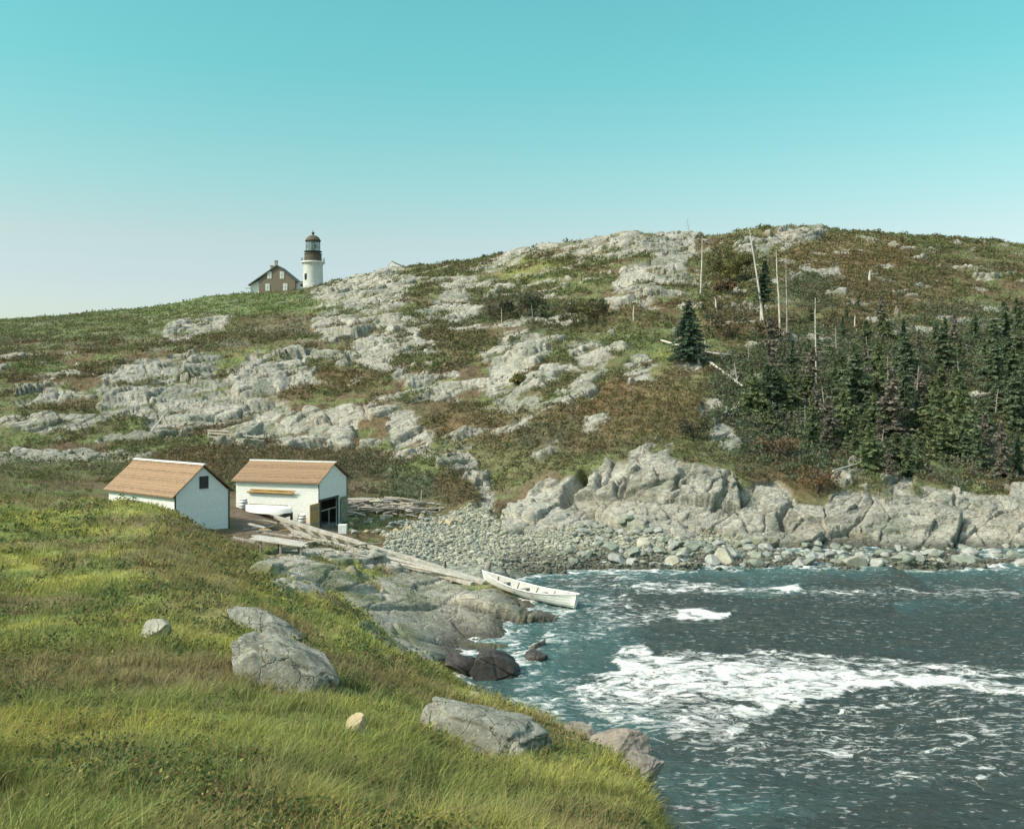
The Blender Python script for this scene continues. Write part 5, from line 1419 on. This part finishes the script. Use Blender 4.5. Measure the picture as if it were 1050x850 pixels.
dead_tree((735, 320), (733, 305), .17, 'small white stump standing on the brown slope above fallen trunks', 0)
dead_tree((729, 332), (729, 321), .11, 'shorter thin white stump left below the small white one', 0)
dead_tree((892, 289), (892, 278), .26, 'stout pale stump alone on the rusty upper slope', 0)
dead_tree((877, 337), (877, 324), .13, 'pale stump beside the small spruce at upper thicket edge', 1, .4)
dead_tree((650, 330), (650, 314), .13, 'white post like stump among pale crags in the hill centre', 0)
dead_tree((514, 335), (514, 316), .07, 'small bare dead tree with outstretched twigs beside dark bushes', 8, 1.0)
dead_tree((546, 326), (545, 309), .07, 'small bare dead tree among bushes right of its twin', 5, .9)
dead_tree((717, 374), (715, 354), .15, 'broken pale stump beside the fallen horizontal trunk', 2, .5)
dead_tree((724, 366), (723, 349), .11, 'thin grey stump behind the fallen horizontal trunk', 3, .5)
dead_tree((707, 243), (705, 224), .05, 'wispy bare sapling on the skyline above pale crags', 9, .9, gray_wood, 150)
dead_tree((757, 392), (753, 372), .12, 'crooked grey snag between the spruces left of thicket', 4, .9, gray_wood)
dead_tree((905, 440), (897, 420), .08, 'thin pale leaning stem at the right of the thicket', 1, .4)
SN = [(845, 425, 30), (862, 440, 26), (775, 412, 30), (872, 398, 34), (890, 372, 26), (825, 440, 24), (858, 365, 30), (910, 395, 30), (795, 432, 20), (940, 410, 34), (985, 400, 30), (1020, 430, 30), (902, 462, 22), (768, 372, 24)]
for px, py, hh in SN:
    dead_tree((px, py), (px + random.uniform(-5, 5), py - hh), random.uniform(.05, .09), 'thin grey dead stem with drooping twigs standing among the thicket spruces', 9, 1.3, gray_wood)['group'] = 'thin dead stems among the spruces'
def fallen(p0, p1, r0, r1, label, nb=5):
    a, b = spot(*p0, 74), spot(*p1, 74); a.z += .35; b.z += .35
    m1 = a.lerp(b, .5); m1.z = max(m1.z, ground(m1.x, m1.y) + .25)
    t = thing('fallen_trunk', label, 'fallen tree', a, 0, 'fallen bleached trunks')
    MB().tube([a - a, a.lerp(m1, .5) - a, m1 - a, m1.lerp(b, .5) - a, b - a], [r0, r0 * .95, r0 * .85, (r0 + r1) / 2, r1], 8).build('trunk', dead_bark, t)
    for k in range(nb):
        q = a.lerp(b, random.uniform(.1, .9)) - a
        d = Vector((random.uniform(-.6, .6), random.uniform(-.4, .1), random.uniform(.5, 1))) * random.uniform(.5, 1.1)
        MB().tube([q, q + d * .5, q + d], [.045, .035, .012], 5).build('branch', dead_bark, t)
fallen((678, 352), (704, 362), .14, .10, 'fallen pale trunk slanting down beneath the broad spruce', 5)
fallen((706, 364), (758, 369), .16, .10, 'long fallen bleached trunk lying level right of broad spruce', 9)
fallen((727, 375), (762, 400), .17, .09, 'fallen bleached trunk slanting down into the thicket edge', 4)
fallen((854, 492), (893, 476), .08, .05, 'thin fallen pole above the right end of cliff', 1)
fallen((743, 428), (760, 420), .12, .08, 'short crooked fallen branch above the brow of cliff', 5)
fallen((155, 448), (172, 425), .10, .06, 'slanting pale pole on the crags at far left', 0)

# undergrowth of the thicket
P, c0, j, i = scatter(forest * open_ground * hill_only, 9000)
V, F, Cc = clumps(P, rng.uniform(.35, .9, len(P)), rng.uniform(.4, 1.6, len(P)), pick([(.10, .13, .078), (.125, .14, .075), (.13, .115, .08), (.19, .18, .15)], len(P), [4, 2, 1.5, .8]), 16, np.full(len(P), .16), .15)
tag(np_mesh('undergrowth', V, [F], leafy, Cc), 'dark green and grey undergrowth of young spruce and brush on the right slope', kind='stuff')

# shrubs one can tell apart
def bush(px, py, wpx, hpx, pal, label, K=900):
    p = spot(px, py, 74); r = wpx / 2 * p.y / FPX; h = hpx * p.y / FPX
    t = thing('bush', label, 'bush', p, 0)
    m_ = MB()
    for k in range(5):
        a = random.uniform(0, 6.28); m_.tube([(0, 0, -.3), (math.cos(a) * r * .3, math.sin(a) * r * .3, h * .4), (math.cos(a) * r * .6, math.sin(a) * r * .6, h * .75)], [.06, .04, .015], 5)
    m_.build('stem', dark_bark, t)
    nl_ = 9; lob = np.stack([rng.uniform(-.65, .65, nl_) * r, rng.uniform(-.5, .5, nl_) * r, rng.uniform(.15, .62, nl_) * h], -1)
    V, F, Cc = clumps(lob, rng.uniform(.3, .5, nl_) * r, rng.uniform(.3, .45, nl_) * h, pick(pal, nl_, [1] * len(pal)), K // nl_, np.full(nl_, .13 * p.y / 100 * 1.1))
    np_mesh('foliage', V, [F], leafy, Cc, parent=t)
OLB = [(.15, .145, .055), (.19, .165, .06), (.125, .118, .055)]; DKB = [(.075, .084, .052), (.10, .098, .056), (.115, .10, .06)]; BRB = [(.15, .105, .065), (.125, .095, .062), (.18, .115, .06)]
for a in ((745, 290, 36, 40, OLB, 'tall olive yellow bush on the upper slope left of the tallest dead trunk'), (763, 288, 26, 34, OLB, 'olive bush growing against the tallest dead trunk'), (742, 303, 24, 16, BRB, 'reddish bush below the tall olive yellow one'),
          (512, 331, 38, 28, DKB, 'dark bush behind the left of two small dead trees'), (546, 325, 40, 26, DKB, 'dark bush behind the right of two small dead trees'), (590, 335, 46, 32, OLB + DKB, 'wide olive brown bush left of the pale central crags'), (612, 327, 30, 24, DKB, 'dark bush beside wide olive brown one'),
          (530, 394, 24, 12, OLB, 'small dark bush growing on the great central crag'), (712, 450, 40, 30, BRB + DKB, 'dark bush at the brow of cliff below the rusty slope'), (800, 470, 60, 24, BRB, 'broad brown bush hanging over the cliff edge'), (838, 505, 56, 30, BRB, 'rust brown bush spilling down the cliff face'),
          (790, 350, 40, 24, BRB + DKB, 'brown thicket bush around the feet of the tall dead trunks'), (745, 350, 46, 34, BRB + DKB, 'large dark brown bush right of the broad spruce')):
    bush(*a)
